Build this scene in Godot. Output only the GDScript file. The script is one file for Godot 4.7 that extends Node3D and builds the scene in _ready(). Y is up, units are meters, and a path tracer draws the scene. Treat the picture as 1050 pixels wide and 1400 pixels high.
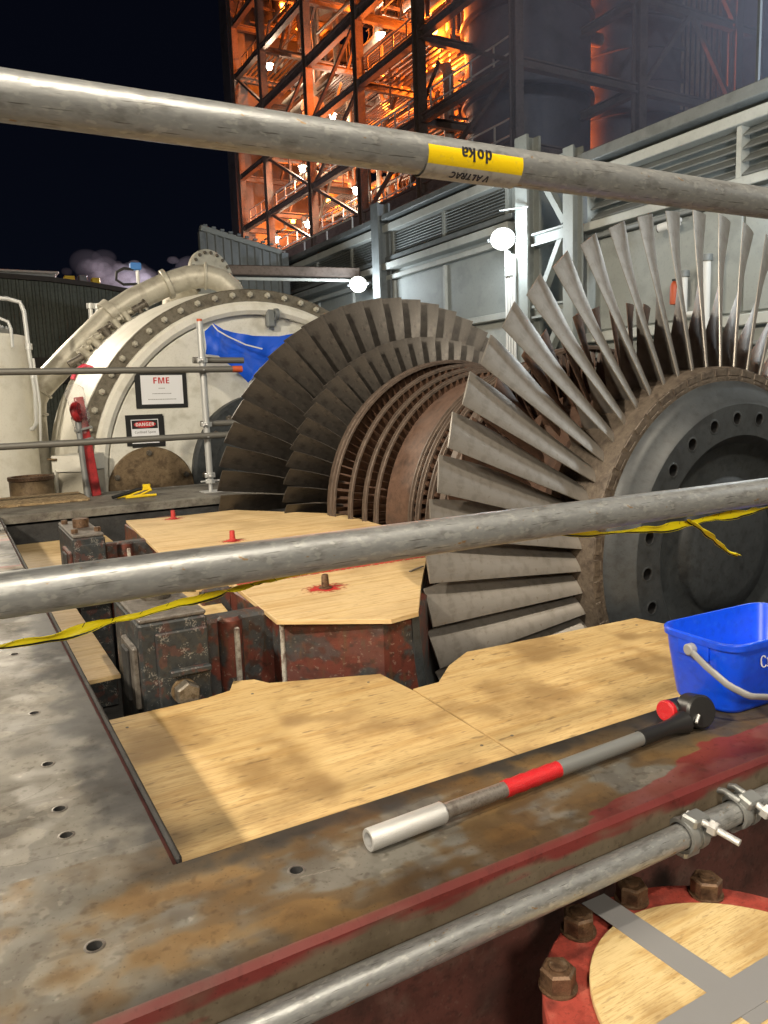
extends Node3D
# A turbine hall yard at night: an opened low-pressure turbine seen over a scaffold guard rail.
# World: x to the right along the casing's front beam, y up (0 = casing joint plane), -z along the rotor axis.

const AXIS := Vector3(3.0, 0.01, -3.755)
var M := {}
var used := {}
var rng := RandomNumberGenerator.new()


class Mb:
	var st := SurfaceTool.new()
	var grp := 0
	func _init() -> void:
		st.begin(Mesh.PRIMITIVE_TRIANGLES)
	func tri(a: Vector3, b: Vector3, c: Vector3, g := -1, ua := Vector2.ZERO, ub := Vector2.ZERO, uc := Vector2.ZERO) -> void:
		var k := 0xFFFFFFFF if g < 0 else g
		st.set_smooth_group(k); st.set_uv(ua); st.add_vertex(a)
		st.set_smooth_group(k); st.set_uv(uc); st.add_vertex(c)
		st.set_smooth_group(k); st.set_uv(ub); st.add_vertex(b)
	func quad(a: Vector3, b: Vector3, c: Vector3, d: Vector3, g := -1, ua := Vector2.ZERO, ub := Vector2(1, 0), uc := Vector2.ONE, ud := Vector2(0, 1)) -> void:
		tri(a, b, c, g, ua, ub, uc)
		tri(a, c, d, g, ua, uc, ud)
	# box with chamfered edges; t places it
	func box(s: Vector3, t: Transform3D, bev := 0.0) -> void:
		var h := s * 0.5
		var e := minf(bev, minf(h.x, minf(h.y, h.z)) * 0.8)
		var ax := [Vector3.RIGHT, Vector3.UP, Vector3.BACK]
		for i in 3:
			for sg: float in [-1.0, 1.0]:
				var n: Vector3 = ax[i] * sg
				var u: Vector3 = ax[(i + 1) % 3]
				var v: Vector3 = ax[(i + 2) % 3] * sg
				var hu := h[(i + 1) % 3] - e
				var hv := h[(i + 2) % 3] - e
				var c := n * h[i]
				quad(t * (c - u * hu - v * hv), t * (c + u * hu - v * hv), t * (c + u * hu + v * hv), t * (c - u * hu + v * hv), -1, Vector2(-hu, -hv), Vector2(hu, -hv), Vector2(hu, hv), Vector2(-hu, hv))
		if e <= 0.0:
			return
		for i in 3:
			var j := (i + 1) % 3
			var k := (i + 2) % 3
			for sj: float in [-1.0, 1.0]:
				for sk: float in [-1.0, 1.0]:
					var pj: Vector3 = ax[j] * sj * h[j] + ax[k] * sk * (h[k] - e)
					var pk: Vector3 = ax[j] * sj * (h[j] - e) + ax[k] * sk * h[k]
					var l: Vector3 = ax[i] * (h[i] - e)
					if sj * sk > 0:
						_q(t, pj, pk, l, false)
					else:
						_q(t, pj, pk, l, true)
		for sx: float in [-1.0, 1.0]:
			for sy: float in [-1.0, 1.0]:
				for sz: float in [-1.0, 1.0]:
					var a := Vector3(sx * h.x, sy * (h.y - e), sz * (h.z - e))
					var b := Vector3(sx * (h.x - e), sy * h.y, sz * (h.z - e))
					var c2 := Vector3(sx * (h.x - e), sy * (h.y - e), sz * h.z)
					if sx * sy * sz > 0:
						tri(t * a, t * b, t * c2)
					else:
						tri(t * a, t * c2, t * b)
	func _q(t: Transform3D, pj: Vector3, pk: Vector3, l: Vector3, flip: bool) -> void:
		# outward for sj*sk > 0 is (pj-l, pk-l, pk+l, pj+l) turned with axis i
		if flip:
			quad(t * (pj - l), t * (pj + l), t * (pk + l), t * (pk - l))
		else:
			quad(t * (pj - l), t * (pk - l), t * (pk + l), t * (pj + l))
	# polygon (x, z) stood from y0 to y1 in t's axes; bev chamfers the upper rim
	func prism(poly: PackedVector2Array, y0: float, y1: float, t := Transform3D.IDENTITY, bev := 0.0) -> void:
		var p := poly.duplicate()
		if not Geometry2D.is_polygon_clockwise(p):
			p.reverse()
		# in (x, z) with y up a clockwise order here runs counterclockwise seen from above after the flip
		var n := p.size()
		var top := p
		if bev > 0.0:
			top = PackedVector2Array()
			for i in n:
				var d0 := (p[i] - p[(i + n - 1) % n]).normalized()
				var d1 := (p[(i + 1) % n] - p[i]).normalized()
				var m := (Vector2(-d0.y, d0.x) + Vector2(-d1.y, d1.x))
				m = m / maxf(0.35, m.length_squared() * 0.5)
				var q := p[i] - m * bev
				top.append(q)
			if absf(_area(top)) > absf(_area(p)):
				top = PackedVector2Array()
				for i in n:
					var d0 := (p[i] - p[(i + n - 1) % n]).normalized()
					var d1 := (p[(i + 1) % n] - p[i]).normalized()
					var m := (Vector2(-d0.y, d0.x) + Vector2(-d1.y, d1.x))
					m = m / maxf(0.35, m.length_squared() * 0.5)
					top.append(p[i] + m * bev)
		var flip := _area(p) > 0.0   # area in (x, z): positive means clockwise seen from above (z towards the viewer)
		var ids := Geometry2D.triangulate_polygon(top)
		for i in range(0, ids.size(), 3):
			var a := top[ids[i]]; var b := top[ids[i + 1]]; var c := top[ids[i + 2]]
			if (b - a).cross(c - a) > 0.0:
				var sw := b; b = c; c = sw
			tri(t * Vector3(a.x, y1, a.y), t * Vector3(b.x, y1, b.y), t * Vector3(c.x, y1, c.y), -1, a, b, c)
		ids = Geometry2D.triangulate_polygon(p)
		for i in range(0, ids.size(), 3):
			var a := p[ids[i]]; var b := p[ids[i + 1]]; var c := p[ids[i + 2]]
			if (b - a).cross(c - a) < 0.0:
				var sw := b; b = c; c = sw
			tri(t * Vector3(a.x, y0, a.y), t * Vector3(b.x, y0, b.y), t * Vector3(c.x, y0, c.y), -1, a, b, c)
		var run := 0.0
		for i in n:
			var j := (i + 1) % n
			var len := p[i].distance_to(p[j])
			var yb := y1 - bev
			var r := [Vector3(p[i].x, y0, p[i].y), Vector3(p[j].x, y0, p[j].y), Vector3(p[j].x, yb, p[j].y), Vector3(p[i].x, yb, p[i].y), Vector3(top[j].x, y1, top[j].y), Vector3(top[i].x, y1, top[i].y)]
			var u0 := Vector2(run, y0); var u1 := Vector2(run + len, y0); var u2 := Vector2(run + len, y1); var u3 := Vector2(run, y1)
			if flip:
				quad(t * r[1], t * r[0], t * r[3], t * r[2], -1, u1, u0, u3, u2)
				if bev > 0.0:
					quad(t * r[2], t * r[3], t * r[5], t * r[4])
			else:
				quad(t * r[0], t * r[1], t * r[2], t * r[3], -1, u0, u1, u2, u3)
				if bev > 0.0:
					quad(t * r[3], t * r[2], t * r[4], t * r[5])
			run += len
	func _area(p: PackedVector2Array) -> float:
		var s := 0.0
		for i in p.size():
			s += p[i].cross(p[(i + 1) % p.size()])
		return s
	# profile of (radius, height) turned about t's y axis; runs upwards with the outside on its right
	func lathe(prof: Array, seg: int, t := Transform3D.IDENTITY, a0 := 0.0, a1 := TAU) -> void:
		grp += 1
		var v := 0.0
		for k in prof.size() - 1:
			var p: Vector2 = prof[k]
			var q: Vector2 = prof[k + 1]
			if k > 0:
				var o: Vector2 = prof[k - 1]
				if absf((p - o).angle_to(q - p)) > 0.55:
					grp += 1
			var len := p.distance_to(q)
			for i in seg:
				var b0 := lerpf(a0, a1, float(i) / seg)
				var b1 := lerpf(a0, a1, float(i + 1) / seg)
				if i + 1 == seg and absf(a1 - a0 - TAU) < 1e-5:
					b1 = a0
				var c0 := Vector3(sin(b0), 0, cos(b0))
				var c1 := Vector3(sin(b1), 0, cos(b1))
				var y := Vector3.UP
				var uu := float(i) / seg * (a1 - a0) * maxf(p.x, q.x)
				var uw := float(i + 1) / seg * (a1 - a0) * maxf(p.x, q.x)
				var A := t * (c0 * p.x + y * p.y); var B := t * (c1 * p.x + y * p.y)
				var C := t * (c1 * q.x + y * q.y); var D := t * (c0 * q.x + y * q.y)
				if p.x > 1e-6 and q.x > 1e-6:
					quad(A, B, C, D, grp, Vector2(uu, v), Vector2(uw, v), Vector2(uw, v + len), Vector2(uu, v + len))
				elif p.x > 1e-6:
					tri(A, B, C, grp, Vector2(uu, v), Vector2(uw, v), Vector2(uw, v + len))
				else:
					tri(A, C, D, grp, Vector2(uu, v), Vector2(uw, v + len), Vector2(uu, v + len))
			v += len
	func cyl(a: Vector3, b: Vector3, r: float, seg := 12, r2 := -1.0, bev := 0.0) -> void:
		var rr := r if r2 < 0.0 else r2
		var l := a.distance_to(b)
		var p := [Vector2(0, 0), Vector2(r - bev, 0), Vector2(r, bev), Vector2(rr, l - bev), Vector2(rr - bev, l), Vector2(0, l)] if bev > 0.0 else [Vector2(0, 0), Vector2(r, 0), Vector2(rr, l), Vector2(0, l)]
		lathe(p, seg, Mb.along(a, b))
	static func along(a: Vector3, b: Vector3) -> Transform3D:
		var y := (b - a).normalized()
		var x := y.cross(Vector3.FORWARD if absf(y.z) < 0.9 else Vector3.UP).normalized()
		return Transform3D(Basis(x, y, x.cross(y)), a)
	# round tube through points, open path, closed ends
	func tube(path: Array, r: float, seg := 10, ry := -1.0) -> void:
		grp += 1
		var n := path.size()
		var rings := []
		var side := Vector3.ZERO
		var run := 0.0
		var runs := []
		for i in n:
			var d: Vector3 = (path[mini(i + 1, n - 1)] - path[maxi(i - 1, 0)]).normalized()
			if side == Vector3.ZERO:
				side = d.cross(Vector3.UP if absf(d.y) < 0.95 else Vector3.RIGHT).normalized()
			side = (side - d * side.dot(d)).normalized()
			var up := side.cross(d)
			var ring := []
			for k in seg:
				var a := TAU * k / seg
				ring.append(path[i] + side * cos(a) * r + up * sin(a) * (r if ry < 0.0 else ry))
			rings.append(ring)
			if i > 0:
				run += path[i].distance_to(path[i - 1])
			runs.append(run)
		for i in n - 1:
			for k in seg:
				var k2 := (k + 1) % seg
				quad(rings[i][k2], rings[i][k], rings[i + 1][k], rings[i + 1][k2], grp, Vector2(runs[i], float(k + 1) / seg), Vector2(runs[i], float(k) / seg), Vector2(runs[i + 1], float(k) / seg), Vector2(runs[i + 1], float(k + 1) / seg))
		for k in seg:
			var k2 := (k + 1) % seg
			tri(path[0], rings[0][k], rings[0][k2])
			tri(path[n - 1], rings[n - 1][k2], rings[n - 1][k])
	func hexbolt(at: Transform3D, r: float, h: float, bore := 0.45, stud := 0.3) -> void:
		# hexagonal nut with a chamfered top and a stud end
		grp += 1
		for i in 6:
			var a := TAU * i / 6.0
			var b := TAU * (i + 1) / 6.0
			var A := Vector3(sin(a) * r, 0, cos(a) * r); var B := Vector3(sin(b) * r, 0, cos(b) * r)
			var u := Vector3.UP * h * 0.88
			quad(at * A, at * B, at * (B + u), at * (A + u))
			var A2 := A * 0.86 + Vector3.UP * h; var B2 := B * 0.86 + Vector3.UP * h
			quad(at * (A + u), at * (B + u), at * B2, at * A2)
			tri(at * A2, at * B2, at * (Vector3.UP * h))
		if stud > 0.0:
			lathe([Vector2(r * bore, h * 0.98), Vector2(r * bore, h * (1.0 + stud * 0.8)), Vector2(r * bore * 0.85, h * (1.0 + stud)), Vector2(0, h * (1.0 + stud))], 14, at)
	func done() -> ArrayMesh:
		st.generate_normals()
		return st.commit()


# ---------------------------------------------------------------- naming and adding
func numbered(called: String, parent: Node = null) -> String:
	var key := called if parent == null else str(parent.get_instance_id()) + called
	var k: int = used.get(key, 0)
	used[key] = k + 1
	return called if k == 0 else "%s_%03d" % [called, k]


func put(called: String, mesh: Mesh, mat: Material, parent: Node = null) -> MeshInstance3D:
	var o := MeshInstance3D.new()
	o.name = numbered(called, parent)
	o.mesh = mesh
	o.material_override = mat
	(self if parent == null else parent).add_child(o, true)
	return o


func made(called: String, b: Mb, mat: Material, parent: Node = null) -> MeshInstance3D:
	return put(called, b.done(), mat, parent)


func thing(called: String, label: String, category: String, at := Vector3.ZERO, group := "") -> Node3D:
	var o := Node3D.new()
	o.name = numbered(called)
	o.position = at
	add_child(o, true)
	return tag(o, label, category, group)


func tag(o: Node3D, label: String, category: String, group := "") -> Node3D:
	o.set_meta("label", label)
	o.set_meta("category", category)
	if group:
		o.set_meta("group", group)
	return o


func struct(o: Node3D, label: String, category: String) -> Node3D:
	o.set_meta("kind", "structure")
	return tag(o, label, category)


func stuff(o: Node3D) -> Node3D:
	o.set_meta("kind", "stuff")
	return o


func T(x: float, y: float, z: float) -> Transform3D:
	return Transform3D(Basis.IDENTITY, Vector3(x, y, z))


func TR(at: Vector3, axis: Vector3, deg: float) -> Transform3D:
	return Transform3D(Basis(axis.normalized(), deg_to_rad(deg)), at)


func bx(s: Vector3, at: Vector3, bev := 0.0) -> Mb:
	var b := Mb.new()
	b.box(s, T(at.x, at.y, at.z), bev)
	return b


# box that runs from a to b, w wide and h deep
func beam_box(b: Mb, p: Vector3, q: Vector3, w: float, h: float, bev := 0.0) -> void:
	var t := Mb.along(p, q)
	b.box(Vector3(w, p.distance_to(q), h), Transform3D(t.basis, (p + q) * 0.5), bev)


func ibeam(b: Mb, p: Vector3, q: Vector3, w: float, h: float, up := Vector3.UP) -> void:
	var y := (q - p).normalized()
	var x := y.cross(up).normalized()
	var z := x.cross(y)
	var m := (p + q) * 0.5
	var l := p.distance_to(q)
	var ba := Basis(x, y, z)
	b.box(Vector3(w, l, 0.16 * h), Transform3D(ba, m + z * 0.42 * h))
	b.box(Vector3(w, l, 0.16 * h), Transform3D(ba, m - z * 0.42 * h))
	b.box(Vector3(0.14 * w, l, 0.69 * h), Transform3D(ba, m))


# ---------------------------------------------------------------- textures
func nz(freq: float, oct := 4, sd := 1, kind := FastNoiseLite.TYPE_SIMPLEX_SMOOTH) -> FastNoiseLite:
	var n := FastNoiseLite.new()
	n.noise_type = kind
	n.frequency = freq
	n.fractal_octaves = oct
	n.seed = sd
	return n


var greys := {}
func grey(n: FastNoiseLite, w: int, h: int, sx := 1, sy := 1) -> Image:
	var key := [n.frequency, n.fractal_octaves, n.seed, n.noise_type, w, h, sx, sy]
	if greys.has(key):
		return greys[key]
	var i := n.get_seamless_image(w / sx, h / sy)
	if sx > 1 or sy > 1:
		i.resize(w, h, Image.INTERPOLATE_CUBIC)
	greys[key] = i
	return i


# one of a few shared noises, turned over so that no two surfaces show the same cloud
func shared(freq: float, oct: int, w: int, sd: int) -> Image:
	var n := nz(freq, oct, 1000 + sd % 2)
	var i: Image = grey(n, w, w).duplicate()
	if sd & 2:
		i.flip_x()
	if sd & 4:
		i.flip_y()
	if sd & 8:
		i.rotate_90(CLOCKWISE)
	return i


func lin(r: float, g: float, b: float, a := 1.0) -> Color:
	var c := Color(r, g, b).linear_to_srgb()
	c.a = a
	return c


func base_img(w: int, h: int, c: Color) -> Image:
	var i := Image.create(w, h, false, Image.FORMAT_RGBA8)
	i.fill(c)
	return i


# lay colour c over img where the noise lies between lo and hi (lo > hi turns it round)
func lay(img: Image, n: Image, lo: float, hi: float, c: Color, alpha := 1.0) -> void:
	var lut := PackedInt32Array()
	lut.resize(256)
	for i in 256:
		var v := i / 255.0
		var t := smoothstep(lo, hi, v) if hi > lo else 1.0 - smoothstep(hi, lo, v)
		var k := int(255.0 * t * alpha)
		lut[i] = int(c.r * 255) | (int(c.g * 255) << 8) | (int(c.b * 255) << 16) | (k << 24)
	var d := n.get_data()
	var o := PackedInt32Array()
	o.resize(d.size())
	for i in d.size():
		o[i] = lut[d[i]]
	var l := Image.create_from_data(img.get_width(), img.get_height(), false, Image.FORMAT_RGBA8, o.to_byte_array())
	img.blend_rect(l, Rect2i(0, 0, img.get_width(), img.get_height()), Vector2i.ZERO)


func tex(i: Image) -> ImageTexture:
	return ImageTexture.create_from_image(i)


func mat(c: Color, rough := 0.6, metal := 0.0, t: Texture2D = null, scale := 1.0, bump: Texture2D = null, depth := 0.1, tri := true, grimy := true) -> StandardMaterial3D:
	var m := StandardMaterial3D.new()
	m.albedo_color = c
	m.roughness = rough
	m.metallic = metal
	if t:
		m.albedo_texture = t
	if bump:
		m.heightmap_enabled = true
		m.heightmap_texture = bump
		m.heightmap_scale = depth
	if tri and (t or bump):
		m.uv1_triplanar = true
		m.uv1_world_triplanar = true
		m.uv1_triplanar_sharpness = 6.0
		m.uv1_scale = Vector3.ONE * scale
		if t and M.has("grime") and grimy:
			m.detail_enabled = true
			m.detail_blend_mode = BaseMaterial3D.BLEND_MODE_MUL
			m.detail_albedo = M.grime
			m.detail_uv_layer = BaseMaterial3D.DETAIL_UV_2
			m.uv2_triplanar = true
			m.uv2_world_triplanar = true
			m.uv2_triplanar_sharpness = 6.0
			m.uv2_scale = Vector3.ONE * maxf(scale * 2.3, 0.9 if scale < 0.3 else 1.6)
	return m


func glow(c: Color, e: float) -> StandardMaterial3D:
	var m := StandardMaterial3D.new()
	m.albedo_color = c
	m.emission_enabled = true
	m.emission = c
	m.emission_energy_multiplier = e
	m.roughness = 0.4
	return m


func worn(w: int, c: Color, dark: Color, light: Color, sd: int, amount := 0.8) -> Image:
	var i := base_img(w, w, c)
	lay(i, shared(6.0 / w, 5, w, sd), 0.5, 0.95, dark, amount)
	lay(i, shared(9.0 / w, 5, w, sd * 3 + 1), 0.55, 0.95, light, amount * 0.7)
	lay(i, shared(60.0 / w, 3, w, sd * 5 + 2), 0.62, 0.8, dark, amount * 0.45)
	lay(i, shared(90.0 / w, 3, w, sd * 7 + 3), 0.7, 0.85, light, amount * 0.4)
	return i


func make_materials() -> void:
	var fine := tex(grey(nz(0.06, 4, 91), 512, 512))
	var pits := tex(grey(nz(0.02, 5, 92), 1024, 1024))
	M.fine = fine
	# grime shared by all surfaces: smudges, scratches and specks that multiply the colour below
	var gr := base_img(1024, 1024, Color(0.97, 0.97, 0.965))
	lay(gr, grey(nz(0.007, 5, 201), 1024, 1024), 0.5, 0.9, Color(0.8, 0.785, 0.77), 0.7)
	lay(gr, grey(nz(0.03, 4, 202), 1024, 1024), 0.62, 0.9, Color(0.7, 0.67, 0.64), 0.55)
	lay(gr, grey(nz(0.11, 3, 205), 1024, 1024), 0.72, 0.9, Color(0.55, 0.51, 0.47), 0.5)
	lay(gr, grey(nz(0.09, 3, 204), 1024, 1024), 0.74, 0.9, Color(1, 1, 1), 0.7)
	M.grime = tex(gr)
	var ro := base_img(1024, 1024, Color(0.72, 0.72, 0.72))
	lay(ro, grey(nz(0.007, 5, 201), 1024, 1024), 0.4, 0.8, Color(1, 1, 1), 1.0)
	lay(ro, grey(nz(0.02, 4, 206), 1024, 1024), 0.55, 0.8, Color(0.5, 0.5, 0.5), 0.8)
	M.rough = tex(ro)
	# galvanised tube: spangles, scratches, white bloom
	var g := base_img(1024, 512, lin(0.32, 0.33, 0.335))
	lay(g, grey(nz(0.012, 4, 5), 1024, 512), 0.5, 0.9, lin(0.17, 0.17, 0.165), 0.6)
	lay(g, grey(nz(0.05, 3, 6, FastNoiseLite.TYPE_CELLULAR), 1024, 512), 0.3, 0.8, lin(0.45, 0.45, 0.44), 0.35)
	lay(g, grey(nz(0.02, 4, 7), 1024, 512), 0.66, 0.8, lin(0.52, 0.52, 0.5), 0.5)
	lay(g, grey(nz(0.06, 3, 8), 1024, 512, 8, 1), 0.78, 0.9, lin(0.07, 0.065, 0.06), 0.7)
	lay(g, grey(nz(0.015, 5, 9), 1024, 512), 0.85, 0.93, lin(0.32, 0.16, 0.05), 0.7)
	M.galv = mat(Color.WHITE, 0.42, 0.55, tex(g), 1.0, fine, 0.012, false)
	M.galv.uv1_scale = Vector3(1.6, 1.0, 1.0)
	M.galv_plain = mat(lin(0.3, 0.31, 0.31), 0.4, 0.55, null, 6.0, fine, 0.01)
	M.galv_bright = mat(lin(0.5, 0.51, 0.51), 0.4, 0.4, null, 6.0, M.fine, 0.01)
	M.dark_tube = mat(lin(0.16, 0.155, 0.14), 0.5, 0.4, null, 6.0, fine, 0.01)
	# casing top: painted by place, one texel for two millimetres, repeats after four metres
	M.casing = mat(Color.WHITE, 0.74, 0.12, tex(casing_image()), 0.25, pits, 0.06)
	M.casing.roughness_texture = M.rough
	M.casing_plain = mat(Color.WHITE, 0.62, 0.12, tex(worn(1024, lin(0.2, 0.185, 0.16), lin(0.08, 0.07, 0.06), lin(0.3, 0.28, 0.25), 24)), 0.5, pits, 0.05)
	M.casing.metallic_specular = 0.45
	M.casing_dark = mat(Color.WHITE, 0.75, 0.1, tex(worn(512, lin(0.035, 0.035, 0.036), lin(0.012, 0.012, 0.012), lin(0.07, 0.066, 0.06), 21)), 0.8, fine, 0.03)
	M.red_wall = mat(Color.WHITE, 0.7, 0.0, tex(worn(1024, lin(0.12, 0.042, 0.034), lin(0.04, 0.02, 0.017), lin(0.19, 0.14, 0.115), 31)), 0.7, pits, 0.05)
	# inner casing: red primer showing through dark paint and soot
	var r := base_img(1024, 1024, lin(0.13, 0.033, 0.022))
	lay(r, grey(nz(0.004, 4, 41), 1024, 1024), 0.42, 0.6, lin(0.045, 0.05, 0.056), 0.95)
	lay(r, grey(nz(0.012, 5, 42), 1024, 1024), 0.6, 0.8, lin(0.05, 0.022, 0.015), 0.8)
	lay(r, grey(nz(0.02, 4, 43), 1024, 1024, 1, 6), 0.66, 0.85, lin(0.1, 0.055, 0.03), 0.7)
	lay(r, grey(nz(0.03, 4, 44), 1024, 1024), 0.76, 0.8, lin(0.3, 0.28, 0.25), 0.5)
	M.inner = mat(Color.WHITE, 0.55, 0.1, tex(r), 1.3, pits, 0.05)
	# black paint flaked to bare grey metal
	var f := base_img(1024, 1024, lin(0.035, 0.04, 0.045))
	lay(f, grey(nz(0.01, 4, 51), 1024, 1024), 0.5, 0.85, lin(0.075, 0.065, 0.055), 0.7)
	lay(f, grey(nz(0.006, 3, 54), 1024, 1024), 0.62, 0.7, lin(0.13, 0.045, 0.035), 0.55)
	var chip := grey(nz(0.05, 4, 52), 1024, 1024)
	var area := grey(nz(0.008, 2, 53), 1024, 1024)
	var cd := chip.get_data()
	var ad := area.get_data()
	for i in cd.size():
		cd[i] = (cd[i] * ad[i]) >> 8
	lay(f, Image.create_from_data(1024, 1024, false, Image.FORMAT_L8, cd), 0.42, 0.45, lin(0.33, 0.31, 0.28), 0.7)
	M.block = mat(Color.WHITE, 0.5, 0.15, tex(f), 2.2, fine, 0.03)
	M.block_top = mat(Color.WHITE, 0.45, 0.3, tex(worn(512, lin(0.17, 0.155, 0.14), lin(0.06, 0.05, 0.045), lin(0.3, 0.27, 0.24), 57)), 2.5, fine, 0.03)
	M.chip_white = mat(Color.WHITE, 0.6, 0.0, tex(worn(512, lin(0.42, 0.4, 0.36), lin(0.1, 0.06, 0.05), lin(0.5, 0.48, 0.44), 58)), 2.5, fine, 0.03)
	M.bolt = mat(Color.WHITE, 0.4, 0.5, tex(worn(512, lin(0.2, 0.18, 0.15), lin(0.07, 0.05, 0.035), lin(0.32, 0.29, 0.25), 61)), 4.0, fine, 0.02)
	M.rust_nut = mat(Color.WHITE, 0.45, 0.45, tex(worn(512, lin(0.17, 0.1, 0.06), lin(0.05, 0.028, 0.018), lin(0.32, 0.25, 0.18), 62)), 5.0, fine, 0.03)
	# plywood: long grain along x, stains, scuffs
	for k in 3:
		var p := base_img(1024, 1024, [lin(0.58, 0.41, 0.19), lin(0.62, 0.46, 0.25), lin(0.63, 0.48, 0.25)][k])
		lay(p, grey(nz(0.03, 4, 71 + k * 10), 1024, 1024, 16, 1), 0.45, 0.85, lin(0.43, 0.26, 0.09), 0.55)
		lay(p, grey(nz(0.12, 4, 72 + k * 10), 1024, 1024, 24, 1), 0.55, 0.85, lin(0.34, 0.2, 0.075), 0.4)
		lay(p, grey(nz(0.02, 4, 73 + k * 10), 1024, 1024, 4, 1), 0.62, 0.85, lin(0.68, 0.52, 0.26), 0.5)
		lay(p, grey(nz(0.003, 6, 74 + k * 10), 1024, 1024), 0.45, 0.9, lin(0.25, 0.15, 0.06), [0.75, 0.25, 0.4][k])
		lay(p, grey(nz(0.04, 5, 75 + k * 10), 1024, 1024, 4, 1), 0.74, 0.92, lin(0.14, 0.085, 0.04), [0.55, 0.2, 0.3][k])
		lay(p, grey(nz(0.3, 2, 70 + k * 10), 1024, 1024, 24, 1), 0.55, 0.85, lin(0.36, 0.22, 0.085), 0.35)
		lay(p, grey(nz(0.15, 3, 77 + k * 10), 1024, 1024, 6, 1), 0.66, 0.9, lin(0.26, 0.15, 0.06), 0.5)
		M["ply%d" % k] = mat(Color.WHITE, 0.62, 0.0, tex(p), [0.75, 0.7, 1.8][k], tex(grey(nz(0.08, 3, 79 + k), 512, 512, 8, 1)), 0.03, true, false)
	M.ply_edge = mat(Color.WHITE, 0.75, 0.0, tex(worn(256, lin(0.42, 0.27, 0.11), lin(0.16, 0.09, 0.04), lin(0.55, 0.4, 0.2), 78)), 6.0)
	var ob := base_img(512, 512, lin(0.3, 0.21, 0.11))
	lay(ob, grey(nz(0.03, 3, 81), 512, 512, 3, 1), 0.5, 0.62, lin(0.13, 0.085, 0.045), 0.8)
	lay(ob, grey(nz(0.04, 3, 82), 512, 512, 1, 2), 0.6, 0.68, lin(0.45, 0.34, 0.2), 0.8)
	M.osb = mat(Color.WHITE, 0.8, 0.0, tex(ob), 1.2, fine, 0.1)
	# rotor steels
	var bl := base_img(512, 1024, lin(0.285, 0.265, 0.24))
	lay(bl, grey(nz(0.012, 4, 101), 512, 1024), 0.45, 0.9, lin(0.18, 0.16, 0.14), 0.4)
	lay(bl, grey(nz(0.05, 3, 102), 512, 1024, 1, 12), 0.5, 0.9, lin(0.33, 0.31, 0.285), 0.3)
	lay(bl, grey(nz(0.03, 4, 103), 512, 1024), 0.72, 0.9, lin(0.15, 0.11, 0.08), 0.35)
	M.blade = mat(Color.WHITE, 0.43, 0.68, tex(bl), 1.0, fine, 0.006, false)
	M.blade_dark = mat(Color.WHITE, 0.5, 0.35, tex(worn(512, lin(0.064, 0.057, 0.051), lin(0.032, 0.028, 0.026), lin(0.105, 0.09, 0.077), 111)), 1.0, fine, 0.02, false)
	M.blade_rust = mat(Color.WHITE, 0.55, 0.3, tex(worn(512, lin(0.115, 0.062, 0.04), lin(0.05, 0.03, 0.022), lin(0.2, 0.12, 0.08), 114)), 1.0, fine, 0.02, false)
	M.drum = mat(Color.WHITE, 0.7, 0.1, tex(worn(512, lin(0.115, 0.066, 0.046), lin(0.06, 0.038, 0.029), lin(0.18, 0.11, 0.078), 117)), 1.2, fine, 0.02)
	M.shroud = mat(Color.WHITE, 0.55, 0.3, tex(worn(512, lin(0.11, 0.08, 0.062), lin(0.055, 0.042, 0.034), lin(0.18, 0.14, 0.11), 121)), 1.5, fine, 0.02)
	M.hub_rim = mat(Color.WHITE, 0.55, 0.3, tex(worn(512, lin(0.125, 0.1, 0.08), lin(0.06, 0.045, 0.036), lin(0.22, 0.18, 0.145), 124)), 3.0, fine, 0.02)
	M.hub_grey = mat(Color.WHITE, 0.5, 0.1, tex(worn(512, lin(0.042, 0.047, 0.053), lin(0.024, 0.026, 0.029), lin(0.065, 0.07, 0.076), 127, 0.6)), 1.5, fine, 0.008)
	M.hub_dark = mat(Color.WHITE, 0.5, 0.1, tex(worn(512, lin(0.04, 0.046, 0.05), lin(0.022, 0.025, 0.028), lin(0.07, 0.073, 0.075), 129, 0.6)), 1.5, fine, 0.008)
	M.black = mat(lin(0.012, 0.012, 0.013), 0.6)
	# painted things
	M.cream = mat(Color.WHITE, 0.5, 0.0, tex(worn(1024, lin(0.72, 0.7, 0.62), lin(0.52, 0.49, 0.4), lin(0.76, 0.75, 0.69), 131, 0.55)), 0.6, fine, 0.02, true, false)
	M.cream_plate = mat(Color.WHITE, 0.55, 0.0, tex(worn(1024, lin(0.66, 0.65, 0.58), lin(0.46, 0.44, 0.37), lin(0.72, 0.71, 0.65), 135, 0.7)), 0.7, fine, 0.02, true, false)
	M.pipe_cream = mat(Color.WHITE, 0.4, 0.15, tex(worn(512, lin(0.5, 0.47, 0.39), lin(0.33, 0.3, 0.24), lin(0.58, 0.56, 0.48), 139)), 0.9, fine, 0.02, true, false)
	M.flange_brown = mat(Color.WHITE, 0.6, 0.1, tex(worn(512, lin(0.17, 0.15, 0.115), lin(0.085, 0.07, 0.05), lin(0.24, 0.21, 0.17), 141)), 1.0, fine, 0.03)
	M.cover_brown = mat(Color.WHITE, 0.5, 0.2, tex(worn(512, lin(0.2, 0.14, 0.08), lin(0.085, 0.055, 0.03), lin(0.33, 0.25, 0.15), 143)), 1.2, fine, 0.03)
	M.white = mat(lin(0.72, 0.72, 0.7), 0.5)
	M.white_metal = mat(lin(0.62, 0.63, 0.62), 0.42, 0.25, null, 5.0, fine, 0.02)
	M.red = mat(Color.WHITE, 0.5, 0.0, tex(worn(256, lin(0.36, 0.015, 0.02), lin(0.18, 0.01, 0.012), lin(0.45, 0.06, 0.06), 146)), 2.0, fine, 0.01)
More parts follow.
